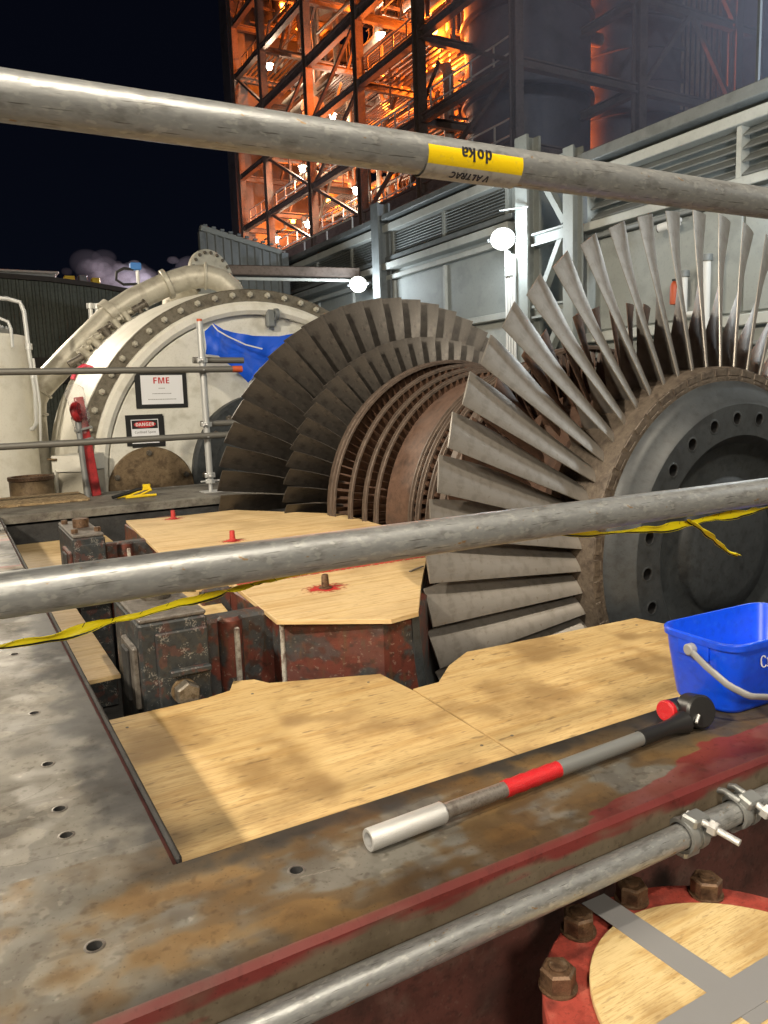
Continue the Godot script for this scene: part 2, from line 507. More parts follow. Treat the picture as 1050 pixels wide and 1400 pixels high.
	M.red_flange = mat(Color.WHITE, 0.55, 0.0, tex(worn(1024, lin(0.33, 0.052, 0.038), lin(0.16, 0.03, 0.024), lin(0.45, 0.14, 0.105), 148)), 2.0, fine, 0.03)
	M.paint_red = mat(Color.WHITE, 0.7, 0.0, tex(worn(256, lin(0.45, 0.03, 0.03), lin(0.36, 0.05, 0.035), lin(0.5, 0.12, 0.07), 149)), 8.0)
	var sp := Image.create(128, 128, false, Image.FORMAT_RGBA8)
	var sb := Image.create(256, 128, false, Image.FORMAT_RGBA8)
	var sn := grey(nz(0.06, 4, 191), 128, 128)
	var sc := lin(0.5, 0.018, 0.02)
	for y in 128:
		for x in 256:
			var v := sn.get_pixel(x % 128, y).r
			var q := Vector2((x % 128) / 64.0 - 1.0, (y / 64.0 - 1.0) * 1.35)
			var a := smoothstep(0.8, 0.3, q.length() + (v - 0.5) * 0.7) * 0.9
			if x < 128:
				sp.set_pixel(x, y, Color(sc.r, sc.g, sc.b, a))
			var a2 := smoothstep(0.85, 0.35, absf(y / 64.0 - 1.0) + (v - 0.5) * 0.6) * 0.85
			sb.set_pixel(x, y, Color(sc.r, sc.g, sc.b, a2))
	for e in [["spray", sp], ["spray_band", sb]]:
		M[e[0]] = mat(Color.WHITE, 0.6, 0.0, tex(e[1]), 1.0, null, 0.0, false)
		M[e[0]].transparency = BaseMaterial3D.TRANSPARENCY_ALPHA
	M.blue_bucket = mat(Color.WHITE, 0.34, 0.0, tex(worn(512, lin(0.004, 0.07, 0.74), lin(0.004, 0.05, 0.55), lin(0.05, 0.15, 0.78), 192, 0.5)), 5.0, fine, 0.006, true, false)
	M.blue_bucket.subsurf_scatter_enabled = true
	M.blue_bucket.subsurf_scatter_strength = 0.06
	M.tarp = mat(lin(0.012, 0.1, 0.68), 0.42, 0.0, null, 3.0, fine, 0.05)
	M.tarp.backlight_enabled = true
	M.tarp.backlight = Color(0.05, 0.15, 0.5)
	M.grip_grey = mat(lin(0.27, 0.27, 0.275), 0.45, 0.0, null, 10.0, fine, 0.01)
	M.alu = mat(lin(0.58, 0.58, 0.58), 0.4, 0.6, null, 40.0, tex(grey(nz(0.08, 2, 193, FastNoiseLite.TYPE_CELLULAR), 256, 256)), 0.05)
	M.tube_steel = mat(Color.WHITE, 0.38, 0.6, tex(worn(256, lin(0.34, 0.31, 0.29), lin(0.2, 0.17, 0.15), lin(0.45, 0.43, 0.41), 151, 0.6)), 6.0, fine, 0.005)
	M.tool_black = mat(lin(0.022, 0.022, 0.023), 0.38, 0.2, null, 10.0, fine, 0.008)
	M.tool_red = mat(lin(0.55, 0.012, 0.018), 0.3, 0.0, null, 14.0, fine, 0.12)
	M.duct_tape = mat(lin(0.29, 0.29, 0.3), 0.42, 0.25, null, 8.0, tex(grey(nz(0.05, 2, 153), 256, 256, 1, 16)), 0.01)
	M.yellow = mat(lin(0.75, 0.53, 0.012), 0.5)
	M.orange = mat(lin(0.5, 0.09, 0.03), 0.5)
	M.blue_box = mat(lin(0.05, 0.2, 0.55), 0.5)
	M.plastic_wrap = mat(Color(0.95, 0.93, 0.93, 0.12), 0.12)
	M.plastic_wrap.transparency = BaseMaterial3D.TRANSPARENCY_ALPHA
	M.pink_wrap = mat(Color(0.9, 0.25, 0.35, 0.75), 0.35)
	M.pink_wrap.transparency = BaseMaterial3D.TRANSPARENCY_ALPHA
	# buildings
	M.wall_grey = mat(Color.WHITE, 0.6, 0.0, tex(worn(1024, lin(0.30, 0.315, 0.30), lin(0.21, 0.225, 0.215), lin(0.36, 0.37, 0.35), 161, 0.6)), 0.25, fine, 0.03, true, false)
	M.wall_pale = mat(Color.WHITE, 0.6, 0.0, tex(worn(512, lin(0.47, 0.48, 0.45), lin(0.34, 0.35, 0.33), lin(0.54, 0.55, 0.52), 163, 0.6)), 0.3, fine, 0.03, true, false)
	M.steel_grey = mat(Color.WHITE, 0.5, 0.15, tex(worn(512, lin(0.19, 0.205, 0.205), lin(0.12, 0.13, 0.13), lin(0.26, 0.275, 0.27), 165, 0.6)), 0.5, fine, 0.02, true, false)
	M.clad = mat(Color.WHITE, 0.5, 0.1, tex(worn(512, lin(0.21, 0.22, 0.215), lin(0.14, 0.15, 0.15), lin(0.27, 0.28, 0.27), 167, 0.5)), 0.4, null, 0.0, true, false)
	M.green = mat(Color.WHITE, 0.6, 0.0, tex(worn(512, lin(0.17, 0.19, 0.15), lin(0.11, 0.125, 0.1), lin(0.21, 0.23, 0.185), 169, 0.5)), 0.15)
	M.roof_dark = mat(lin(0.075, 0.066, 0.058), 0.7)
	M.boiler_steel = mat(Color.WHITE, 0.55, 0.2, tex(worn(512, lin(0.16, 0.12, 0.1), lin(0.08, 0.06, 0.05), lin(0.22, 0.17, 0.15), 171)), 0.2)
	M.boiler_pipe = mat(Color.WHITE, 0.45, 0.35, tex(worn(512, lin(0.4, 0.34, 0.27), lin(0.22, 0.17, 0.13), lin(0.5, 0.44, 0.36), 173)), 0.3)
	M.stack = mat(Color.WHITE, 0.55, 0.2, tex(worn(512, lin(0.10, 0.095, 0.1), lin(0.06, 0.055, 0.055), lin(0.15, 0.14, 0.14), 175)), 0.12, null, 0.0, true, false)
	M.rail_white = mat(lin(0.6, 0.6, 0.58), 0.5)
	M.concrete = mat(Color.WHITE, 0.85, 0.0, tex(worn(1024, lin(0.2, 0.19, 0.175), lin(0.11, 0.105, 0.095), lin(0.27, 0.26, 0.24), 177)), 0.2, fine, 0.1)
	M.lens = glow(Color(1.0, 0.97, 0.9), 14.0)
	M.lens_orange = glow(Color(1.0, 0.62, 0.22), 24.0)
	M.lens_white = glow(Color(1.0, 0.95, 0.88), 22.0)
	# barrier tape: yellow with black lettering-like slanted blocks
	var tp := base_img(512, 64, lin(0.95, 0.86, 0.012))
	for x in 512:
		for y in 64:
			if (y > 52 and y < 62) or ((x + y / 2) % 96 < 3 and y < 20):
				tp.set_pixel(x, y, lin(0.02, 0.018, 0.015))
	M.tape = mat(Color.WHITE, 0.5, 0.0, tex(tp), 1.0, null, 0.0, false)
	M.tape.uv1_scale = Vector3(6.0, 1.0, 1.0)
	M.tape.backlight_enabled = true
	M.tape.backlight = Color(0.7, 0.6, 0.05)
	# printed sleeve on the top rail
	var sl := base_img(256, 256, lin(0.42, 0.40, 0.37))
	sl.fill_rect(Rect2i(0, 0, 256, 256), lin(0.42, 0.40, 0.37))
	lay(sl, grey(nz(0.03, 4, 181), 256, 256), 0.5, 0.9, lin(0.27, 0.25, 0.22), 0.7)
	var ye := base_img(256, 256, lin(0.86, 0.6, 0.004))
	lay(ye, grey(nz(0.04, 4, 182), 256, 256), 0.72, 0.9, lin(0.6, 0.45, 0.1), 0.4)
	sl.blit_rect(ye, Rect2i(0, 0, 256, 88), Vector2i.ZERO)
	M.sleeve = mat(Color.WHITE, 0.4, 0.0, tex(sl), 1.0, null, 0.0, false)
	M.ink = mat(lin(0.02, 0.02, 0.03), 0.5)
	M.ink_grey = mat(lin(0.2, 0.2, 0.2), 0.5)
	M.ink_red = mat(lin(0.5, 0.02, 0.02), 0.5)
	M.sign_black = mat(lin(0.01, 0.01, 0.01), 0.45)
	M.paper = mat(lin(0.74, 0.75, 0.78), 0.5)


func casing_image() -> Image:
	var W := 2048
	var i := base_img(W, W, lin(0.165, 0.155, 0.137))
	lay(i, grey(nz(0.016, 4, 11), W, W, 4, 4), 0.45, 0.8, lin(0.11, 0.105, 0.1), 0.75)
	lay(i, grey(nz(0.012, 5, 12), W, W, 2, 2), 0.55, 0.85, lin(0.235, 0.22, 0.19), 0.75)
	lay(i, grey(nz(0.024, 5, 13), W, W, 2, 2), 0.6, 0.85, lin(0.075, 0.065, 0.055), 0.6)
	lay(i, grey(nz(0.018, 6, 19), W, W, 2, 2), 0.6, 0.645, lin(0.13, 0.115, 0.095), 0.4)
	lay(i, grey(nz(0.02, 6, 20), W, W, 2, 2), 0.64, 0.675, lin(0.33, 0.305, 0.26), 0.35)
	lay(i, grey(nz(0.05, 5, 21), W, W, 12, 2), 0.66, 0.72, lin(0.09, 0.075, 0.06), 0.4)
	lay(i, grey(nz(0.1, 3, 14), W, W, 2, 2), 0.72, 0.86, lin(0.06, 0.05, 0.04), 0.5)
	lay(i, grey(nz(0.12, 3, 15), W, W, 2, 2), 0.78, 0.88, lin(0.36, 0.34, 0.3), 0.45)
	var sr := RandomNumberGenerator.new()
	sr.seed = 12
	for k in 420:
		var p := Vector2(sr.randf() * W, sr.randf() * W)
		var dv := Vector2.from_angle(sr.randf_range(-0.5, 0.5) + (PI / 2 if sr.randf() < 0.35 else 0.0))
		var bend := sr.randf_range(-0.012, 0.012)
		var cc := lin(0.34, 0.32, 0.28) if sr.randf() < 0.6 else lin(0.06, 0.05, 0.04)
		for q in sr.randi_range(10, 90):
			p += dv
			dv = dv.rotated(bend)
			var px2 := posmod(int(p.x), W)
			var py2 := posmod(int(p.y), W)
			i.set_pixel(px2, py2, i.get_pixel(px2, py2).lerp(cc, 0.5))
	var rn := grey(nz(0.1, 3, 17), W, W, 16, 2).get_data()
	var bn := grey(nz(0.028, 4, 18), W, W, 8, 4).get_data()
	var en := grey(nz(0.056, 4, 16), W, W, 4, 4).get_data()
	var d := i.get_data()
	var px := 4.0 / W
	var brown := lin(0.115, 0.068, 0.028)
	var ochre := lin(0.25, 0.145, 0.05)
	var soot := lin(0.03, 0.03, 0.032)
	var red := lin(0.2, 0.024, 0.024)
	var pink := lin(0.24, 0.062, 0.056)
	for row in W:
		var z := row * px - 4.0     # -4 .. 0 (the front faces read rows just past 0, i.e. -4 .. -3.9)
		var front := z < -3.9       # these rows are the beam's upright face: depth below the top
		var beam := z > -1.25 and z < -0.8
		for col: int in (W if beam or front else 134):
			if not beam and not front and col < 24:
				continue
			var x := col * px
			if x > 3.2:
				x -= 4.0
			var k := (row * W + col) * 4
			var e: float = en[row * W + col] / 255.0
			var r: float = rn[row * W + col] / 255.0
			var b: float = bn[row * W + col] / 255.0 + (e - 0.5) * 0.45 + (r - 0.5) * 0.22
			var c := Color8(d[k], d[k + 1], d[k + 2])
			var touched := false
			if beam and x > -0.2:
				# oiled brown and ochre on the front beam, grey towards the left flange
				var w := smoothstep(-0.1, 0.45, x + (e - 0.5) * 0.5)
				c = c.lerp(brown, w * 0.8 * smoothstep(0.28, 0.46, b))
				c = c.lerp(ochre, w * 0.65 * smoothstep(0.52, 0.68, b) * smoothstep(1.7, 1.1, x))
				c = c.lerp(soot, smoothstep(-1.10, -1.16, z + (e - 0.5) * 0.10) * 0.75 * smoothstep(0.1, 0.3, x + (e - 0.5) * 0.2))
				c = c.lerp(brown, smoothstep(0.5, 0.8, e) * 0.5)
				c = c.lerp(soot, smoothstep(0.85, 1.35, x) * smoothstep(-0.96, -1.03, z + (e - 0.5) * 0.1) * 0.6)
				# red paint left along the front edge
				var edge := -0.878 - 0.105 * smoothstep(0.6, 1.35, x)
				var m := smoothstep(0.0, 0.008, z - edge + (r - 0.5) * 0.05 + (e - 0.5) * 0.045)
				c = c.lerp(pink.lerp(red, smoothstep(0.45, 0.6, b)), m * 0.8 * smoothstep(0.1, 0.5, x + (e - 0.5) * 0.6))
				c = c.lerp(red, smoothstep(-0.897, -0.89, z + (r - 0.5) * 0.006) * 0.75 * smoothstep(-0.1, 0.3, x + (r - 0.5) * 0.6))
				touched = true
			elif front and x > -0.3:
				var dep := (z + 4.0)
				c = c.lerp(lin(0.17, 0.13, 0.085), 0.8 * smoothstep(-0.25, 0.1, x))
				var m2 := smoothstep(0.030, 0.012, dep + (r - 0.5) * 0.03 + (e - 0.5) * 0.02)
				c = c.lerp(red, m2 * 0.9 * smoothstep(-0.2, 0.25, x + (e - 0.5) * 0.5))
				c = c.lerp(pink, smoothstep(0.75, 0.85, r) * 0.5)
				touched = true
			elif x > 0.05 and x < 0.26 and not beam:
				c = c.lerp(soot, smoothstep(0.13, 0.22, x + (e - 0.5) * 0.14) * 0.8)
				touched = true
			if touched:
				d[k] = int(c.r * 255.0); d[k + 1] = int(c.g * 255.0); d[k + 2] = int(c.b * 255.0)
	return Image.create_from_data(W, W, false, Image.FORMAT_RGBA8, d)


func text(called: String, words: String, size: float, m: Material, parent: Node, t: Transform3D, font := "Droid Sans", bold := false, deep := 0.001) -> MeshInstance3D:
	var f := SystemFont.new()
	f.font_names = PackedStringArray([font])
	if bold:
		f.font_weight = 700
	var tm := TextMesh.new()
	tm.text = words
	tm.font = f
	tm.font_size = 32
	tm.pixel_size = size / 32.0
	tm.depth = deep
	tm.curve_step = 2.0
	var o := put(called, tm, m, parent)
	o.transform = t
	return o


# ---------------------------------------------------------------- _ready
func _ready() -> void:
	rng.seed = 7
	build_light()
	make_materials()
	build_ground()
	build_boiler()
	build_powerhouse()
	build_left_yard()
	build_hood()
	build_casing()
	build_inner()
	build_rotor()
	build_plywood()
	build_scaffold()
	build_far_scaffold()
	build_tools()
	build_round_flange()
	build_floodlights()
	unseen_roof_light()


func build_light() -> void:
	var cam := Camera3D.new()
	cam.name = "camera"
	cam.fov = 67.12
	cam.near = 0.05
	cam.far = 600.0
	cam.transform = Transform3D(Basis(Vector3(0.87073982, -0.0348747, 0.49050579), Vector3(0.1013806, 0.98878461, -0.10966754), Vector3(-0.48117995, 0.14521967, 0.86450975)).orthonormalized(), Vector3(0, 0.72, 0))
	add_child(cam)
	var e := Environment.new()
	e.background_mode = Environment.BG_SKY
	var sky := Sky.new()
	var ps := ProceduralSkyMaterial.new()
	ps.sky_top_color = lin(0.0012, 0.0016, 0.0036)
	ps.sky_horizon_color = lin(0.0022, 0.0032, 0.0065)
	ps.ground_bottom_color = lin(0.001, 0.001, 0.0015)
	ps.ground_horizon_color = lin(0.0022, 0.0032, 0.0065)
	sky.sky_material = ps
	e.sky = sky
	e.tonemap_mode = Environment.TONE_MAPPER_LINEAR
	e.tonemap_exposure = 1.22
	e.volumetric_fog_enabled = true
	e.volumetric_fog_density = 0.0
	e.sdfgi_enabled = true
	e.ssao_enabled = true
	e.ssil_enabled = true
	var we := WorldEnvironment.new()
	we.name = "environment"
	we.environment = e
	add_child(we)
	# very weak moonlight, added with its source out of view
	var unseen_moon := DirectionalLight3D.new()
	unseen_moon.name = "unseen_moon"
	unseen_moon.light_energy = 0.01
	unseen_moon.light_color = Color(0.8, 0.88, 1.0)
	unseen_moon.light_angular_distance = 0.5
	unseen_moon.shadow_enabled = true
	unseen_moon.rotation_degrees = Vector3(-60, 30, 0)
	add_child(unseen_moon)


func lamp_light(called: String, at: Vector3, c: Color, e: float, size := 0.12, reach := 80.0) -> void:
	var l := OmniLight3D.new()
	l.name = numbered(called)
	l.light_color = c
	l.light_energy = e
	l.light_size = size
	l.omni_range = reach
	l.omni_attenuation = 2.0
	l.shadow_enabled = true
	l.position = at
	add_child(l)


func spot(called: String, at: Vector3, to: Vector3, c: Color, e: float, angle := 60.0, size := 0.2) -> void:
	var l := SpotLight3D.new()
	l.name = numbered(called)
	l.light_color = c
	l.light_energy = e
	l.light_size = size
	l.spot_range = 120.0
	l.spot_attenuation = 2.0
	l.spot_angle = angle
	l.spot_angle_attenuation = 0.6
	l.shadow_enabled = true
	add_child(l)
	l.look_at_from_position(at, to)


# floodlight head: housing, bezel, glowing lens; shines along -z of its node
func flood_head(called: String, label: String, at: Vector3, to: Vector3, w: float, h: float, group := "") -> Node3D:
	var o := thing(called, label, "floodlight", at, group)
	o.look_at_from_position(at, to)
	var hs := Mb.new()
	hs.lathe([Vector2(0, -1.5), Vector2(0.25, -1.5), Vector2(0.42, -0.9), Vector2(0.52, -0.1), Vector2(0.54, 0.0), Vector2(0.5, 0.02)], 28, Transform3D(Basis(Vector3(w, 0, 0), Vector3(0, 0, -0.1), Vector3(0, h, 0)), Vector3(0, 0, 0.012)))
	made("housing", hs, M.steel_grey, o)
	var ln := Mb.new()
	ln.lathe([Vector2(0, 0), Vector2(0.5, 0), Vector2(0.48, 0.03), Vector2(0.3, 0.06), Vector2(0, 0.07)], 28, Transform3D(Basis(Vector3(w, 0, 0), Vector3(0, 0, -1), Vector3(0, h, 0)), Vector3(0, 0, 0.008)))
	made("lens", ln, M.lens, o)
	var fins := Mb.new()
	for i in 6:
		fins.box(Vector3(0.012, h * 0.5, 0.05), T(-w * 0.22 + i * w * 0.088, 0, 0.175), 0.002)
	made("cooling_fin", fins, M.steel_grey, o)
	var br := Mb.new()
	br.box(Vector3(0.02, 0.05, 0.2), T(-w * 0.5 - 0.045, 0, 0.1))
	br.box(Vector3(0.02, 0.05, 0.2), T(w * 0.5 + 0.045, 0, 0.1))
	br.box(Vector3(w + 0.11, 0.05, 0.02), T(0, 0, 0.22))
	made("bracket", br, M.galv_plain, o)
	return o


func build_floodlights() -> void:
	var warm := Color(1.0, 0.945, 0.85)
	var cool := Color(0.92, 0.97, 1.0)
	# on the powerhouse wall, evenly pitched; the last two are out of view
	var labels := ["bright floodlight on the wall column beside the braced steel bay", "bright floodlight on the wall just above the far dark blades", "unseen floodlight on the pale wall, out of view right of the blade tips", "unseen floodlight at the near end of the pale powerhouse wall, out of view"]
	var i := 0
	for z: float in [-10.69, -15.93, -5.44, -0.2]:
		var at := Vector3(8.4, 3.29, z)
		flood_head("wall_floodlight", labels[i], at, at + Vector3(-0.85, -0.3, 0.62), 0.4, 0.34, "floodlights along the powerhouse wall")
		lamp_light("wall_floodlight_light", at + Vector3(-0.34, -0.12, 0.25), cool, 2.4, 0.16)
		i += 1
	# unseen work lights on masts, out of view; the last is added frontal fill
	var k := 0
	for m in [[Vector3(1.2, 7.2, 2.7), Vector3(2.2, 0, -3.4), 55.0, warm, "unseen tall work light mast on the near side of the casing, out of view", "unseen work light head on the near mast, lights the open casing from above"], [Vector3(-0.75, 3.9, -13.5), Vector3(2.0, 0, -3.0), 55.0, warm, "unseen work light mast left of the white tank, out of view", "unseen work light head on the far mast, lights the casing from behind"], [Vector3(-5.0, 4.7, -0.6), Vector3(2.2, 0.3, -4.5), 105.0, warm, "unseen work light mast left of the open casing, out of view", "unseen work light head on the left mast, lights the casing from the side"], [Vector3(-1.6, 3.7, 4.6), Vector3(1.6, 0.2, -2.0), 23.0, warm, "added fill light mast behind the guard rail, out of view", "added low fill light head behind the guard rail, brightens front faces"]]:
		var at: Vector3 = m[0]
		var mast := thing("unseen_light_mast", m[4], "mast", Vector3(at.x, -0.9, at.z + (0.5 if k != 1 else -0.5)))
		var b := Mb.new()
		b.cyl(Vector3.ZERO, Vector3(0, at.y + 1.2, 0), 0.06, 12)
		made("pole", b, M.galv_plain, mast)
		var ft := Mb.new()
		ft.box(Vector3(1.2, 0.12, 0.12), T(0, 0.06, 0), 0.01)
		ft.box(Vector3(0.12, 0.12, 1.2), T(0, 0.061, 0), 0.01)
		made("foot", ft, M.steel_grey, mast)
		var arm := Mb.new()
		arm.box(Vector3(0.06, 0.06, 0.32), T(0, at.y + 0.9, -0.2 if k != 1 else 0.2), 0.004)
		made("arm", arm, M.galv_plain, mast)
		flood_head("unseen_work_light", m[5], at, m[1], 0.6, 0.4, "unseen work lights on masts out of view")
		var dir: Vector3 = (m[1] - at).normalized()
		spot("unseen_work_light_light", at + dir * 0.06, m[1], m[3], m[2], 75.0, 0.22 if k < 3 else 0.5)
		k += 1


func unseen_roof_light() -> void:
	var at := Vector3(12.5, 6.0, -2.5)  # out of view on the roof, placed to light the flues and mist
	flood_head("unseen_roof_floodlight", "unseen floodlight on the near powerhouse roof, out of view, lights the flues", at, Vector3(25, 13, -24), 0.5, 0.4)
	made("floodlight_stand", bx(Vector3(0.08, 2.3, 0.08), Vector3(0, -1.2, 0.12)), M.steel_grey, get_node("unseen_roof_floodlight"))
	spot("unseen_roof_floodlight_light", at + (Vector3(25, 13, -24) - at).normalized() * 0.06, Vector3(25, 13, -24), Color(0.88, 0.93, 1.0), 150.0, 60.0, 0.2)
	var fm := FogMaterial.new()
	fm.albedo = Color(0.9, 0.93, 1.0)
	fm.density = 0.014
	var s := thing("mist", "thin bluish mist drifting over the near powerhouse roof at right", "mist", Vector3(15.5, 7.0, -9.0))
	for e in [[1.0, 0, 0, 9.0, 6.5], [3.5, 1.5, -3.0, 9.0, 7.0], [-0.5, -0.8, 2.0, 6.0, 4.0], [5.0, -0.5, 0.5, 9.0, 8.0], [1.5, 2.4, -1.5, 6.0, 5.0], [4.0, 3.5, -2.0, 9.0, 6.0], [-1.0, 2.5, -5.0, 9.0, 8.0], [-2.0, 0.5, -4.0, 7.0, 5.0], [0.5, 5.0, -4.0, 9.0, 7.0]]:
		var f := FogVolume.new()
		f.name = numbered("mist_bank", s)
		f.shape = RenderingServer.FOG_VOLUME_SHAPE_ELLIPSOID
		f.size = Vector3(e[3], e[4], e[3])
		f.position = Vector3(e[0], e[1], e[2])
		f.material = fm
		s.add_child(f, true)


func build_ground() -> void:
	struct(made("ground", bx(Vector3(500, 0.2, 500), Vector3(0, -1.0, -60)), M.concrete), "grey concrete turbine deck and yard under everything", "ground")


# ---------------------------------------------------------------- boiler tower
func build_boiler() -> void:
	var o := thing("boiler_tower", "tall open steel boiler structure glowing orange behind the powerhouse", "boiler tower", Vector3(16, -0.9, -19.6))
	var rr := RandomNumberGenerator.new()
	rr.seed = 11
	var off := -o.position
	var zs := [-19.6, -25.0, -29.6, -34.5, -40.0, -44.0]
	var xs := [16.0, 21.2, 26.0, 31.0]
	var ys := [2.6, 5.4, 8.2, 10.6, 13.4, 16.0, 18.7, 21.4, 24.0, 26.8]
	var top := 28.0
	for a in xs.size():
		for c in zs.size():
			if a > 1 and c > 0 and c < 5:
				continue
			var b := Mb.new()
			var w := 0.34 if a > 0 or c > 0 else 0.3
			ibeam(b, Vector3(xs[a], -0.9, zs[c]) + off, Vector3(xs[a], top, zs[c]) + off, w, w * 1.1, Vector3.BACK)
			made("column", b, M.boiler_steel, o)
	for y: float in ys:
		var big := 0.5 if y in [8.2, 16.0, 24.0] else 0.3
		for a in 2:
			for c in zs.size() - 1:
				var b := Mb.new()
				ibeam(b, Vector3(xs[a], y, zs[c] - 0.18) + off, Vector3(xs[a], y, zs[c + 1] + 0.18) + off, 0.26, big)
				made("beam", b, M.boiler_steel, o)
		for c in zs.size():
			for a in (3 if c == 0 else 1):
				var b := Mb.new()
				ibeam(b, Vector3(xs[a] + 0.18, y, zs[c]) + off, Vector3(xs[a + 1] - 0.18, y, zs[c]) + off, 0.24, 0.3)
				made("beam", b, M.boiler_steel, o)
	# braces on the long face and on the end face
	for c in zs.size() - 1:
		for k in ys.size() - 1:
			if rr.randf() < 0.62:
				var b := Mb.new()
				var z0: float = zs[c]; var z1: float = zs[c + 1]
				if rr.randf() < 0.5:
					var sw := z0; z0 = z1; z1 = sw
				beam_box(b, Vector3(16.05, ys[k], z0) + off, Vector3(16.05, ys[k + 1], z1) + off, 0.13, 0.13)
				made("brace", b, M.boiler_steel, o)
	for k in range(3, ys.size() - 1):
		for a in 2:
			var mid: float = (xs[a] + xs[a + 1]) * 0.5
			for s in 2:
				if a == 0 and k % 2 == 1:
					continue
				var b := Mb.new()
				beam_box(b, Vector3(xs[a + s], ys[k], -19.55) + off, Vector3(mid, ys[k + 1], -19.55) + off, 0.14, 0.14)
				made("brace", b, M.boiler_steel, o)
	# floors of grating: bars with gaps, built as one part per floor
	for k in range(2, ys.size()):
		for c in range(1, zs.size() - 1):
			if rr.randf() < 0.35:
				continue
			var b := Mb.new()
			var z0: float = zs[c] - 0.2
			var z1: float = zs[c + 1] + 0.2
			var x0 := 16.6 if rr.randf() < 0.5 else 18.2
			var nb := 16
			for i in nb:
				b.box(Vector3(0.1, 0.04, absf(z1 - z0)), T(x0 + i * (21.0 - x0) / nb, ys[k] + 0.2, (z0 + z1) * 0.5).translated(off))
			stuff(made("floor_grating", b, M.boiler_steel, o))
	# handrails along the outer edge
	for k in range(2, ys.size()):
		for c in range(0, zs.size() - 1):
			if rr.randf() < 0.3 and k > 3:
				continue
			var b := Mb.new()
			var z0: float = zs[c] - 0.25
			var z1: float = zs[c + 1] + 0.25
			for h: float in [0.55, 1.05]:
				b.cyl(Vector3(16.3, ys[k] + h, z0) + off, Vector3(16.3, ys[k] + h, z1) + off, 0.035, 6)
			for i in 5:
				var z := lerpf(z0, z1, i / 4.0)
				b.cyl(Vector3(16.3, ys[k] + 0.1, z) + off, Vector3(16.3, ys[k] + 1.05, z) + off, 0.035, 6)
			made("handrail", b, M.rail_white if k < 4 else M.boiler_pipe, o)
	# pipes and ducts inside
	for i in 90:
		var b := Mb.new()
		var x := rr.randf_range(17.2, 24.5)
		var z := rr.randf_range(-43.0, -25.5)
		var y := rr.randf_range(6.0, 24.0)
		var r := rr.randf_range(0.08, 0.3)
		if rr.randf() < 0.2:
			r = rr.randf_range(0.4, 0.75)
		var p := Vector3(x, y, z)
		var path := [p]
		var dirs := [Vector3(0, 0, 1), Vector3(0, 1, 0), Vector3(1, 0, 0), Vector3(0, 0, -1), Vector3(0, -1, 0)]
		var d: Vector3 = dirs[rr.randi() % 5]
		for s in rr.randi_range(2, 4):
			var l := rr.randf_range(1.5, 5.0)
			path.append(p + d * (l - r * 1.6))
			p += d * l
			var d2: Vector3 = dirs[rr.randi() % 5]
			while absf(d2.dot(d)) > 0.5:
				d2 = dirs[rr.randi() % 5]
			path.append(p + (d2 - d) * r * 0.4)
			path.append(p + d2 * r * 1.6)
			d = d2
		path.append(p + d * rr.randf_range(1.0, 4.0))
		for q in path.size():
			path[q] = Vector3(clampf(path[q].x, 16.5, 27.0), clampf(path[q].y, 1.0, 27.0), clampf(path[q].z, -44.0, -24.0)) + off
		b.tube(path, r, 10)
		made("pipe", b, M.boiler_pipe, o)
	for v in [[20.2, 21.0, -39.5, 1.5, 4.5], [21.5, 12.6, -42.0, 1.1, 4.0], [23.5, 16.0, -31.5, 1.7, 8.0], [22.5, 8.0, -35.5, 1.2, 5.0]]:
		var b := Mb.new()
		b.lathe([Vector2(0, -0.5), Vector2(v[3] * 0.7, -0.4), Vector2(v[3], 0), Vector2(v[3], v[4]), Vector2(v[3] * 0.7, v[4] + 0.4), Vector2(0, v[4] + 0.5)], 28, T(v[0], v[1], v[2]).translated(off))
		made("vessel", b, M.boiler_pipe, o)
	# short hangers and cable trays
	for i in 290:
		var b := Mb.new()
		var p := Vector3(rr.randf_range(16.3, 22.0), rr.randf_range(6.0, 23.0), rr.randf_range(-43.5, -25.2))
		var l := rr.randf_range(0.8, 2.6)
		var q: Vector3 = p + [Vector3(0, l, 0), Vector3(0, 0, l * 1.5), Vector3(l, 0, 0), Vector3(0, l, l)][rr.randi() % 4]
		var w := rr.randf_range(0.04, 0.14)
		beam_box(b, p + off, q + off, w, w)
		made("hanger", b, M.boiler_pipe if i % 3 == 0 else M.boiler_steel, o)
	# clad back walls close the structure
	var bw := Mb.new()
	bw.box(Vector3(0.3, 28, 25.0), T(27.6, 13.0, -32.0).translated(off))
	made("boiler_wall", bw, M.stack, o)
	var tb := Mb.new()
	for i in 90:
		var z := -43.5 + i * 0.25
		tb.cyl(Vector3(27.3, 2.0, z) + off, Vector3(27.3, 26.0, z) + off, 0.07, 6)
	stuff(made("wall_tubes", tb, M.boiler_pipe, o))
	var cw := Mb.new()
	cw.box(Vector3(1.0, 30, 1.2), T(16.3, 13.5, -45.0).translated(off))
	cw.box(Vector3(6.5, 30, 0.4), T(20.0, 13.5, -46.2).translated(off))
	made("corner_cladding", cw, M.stack, o)
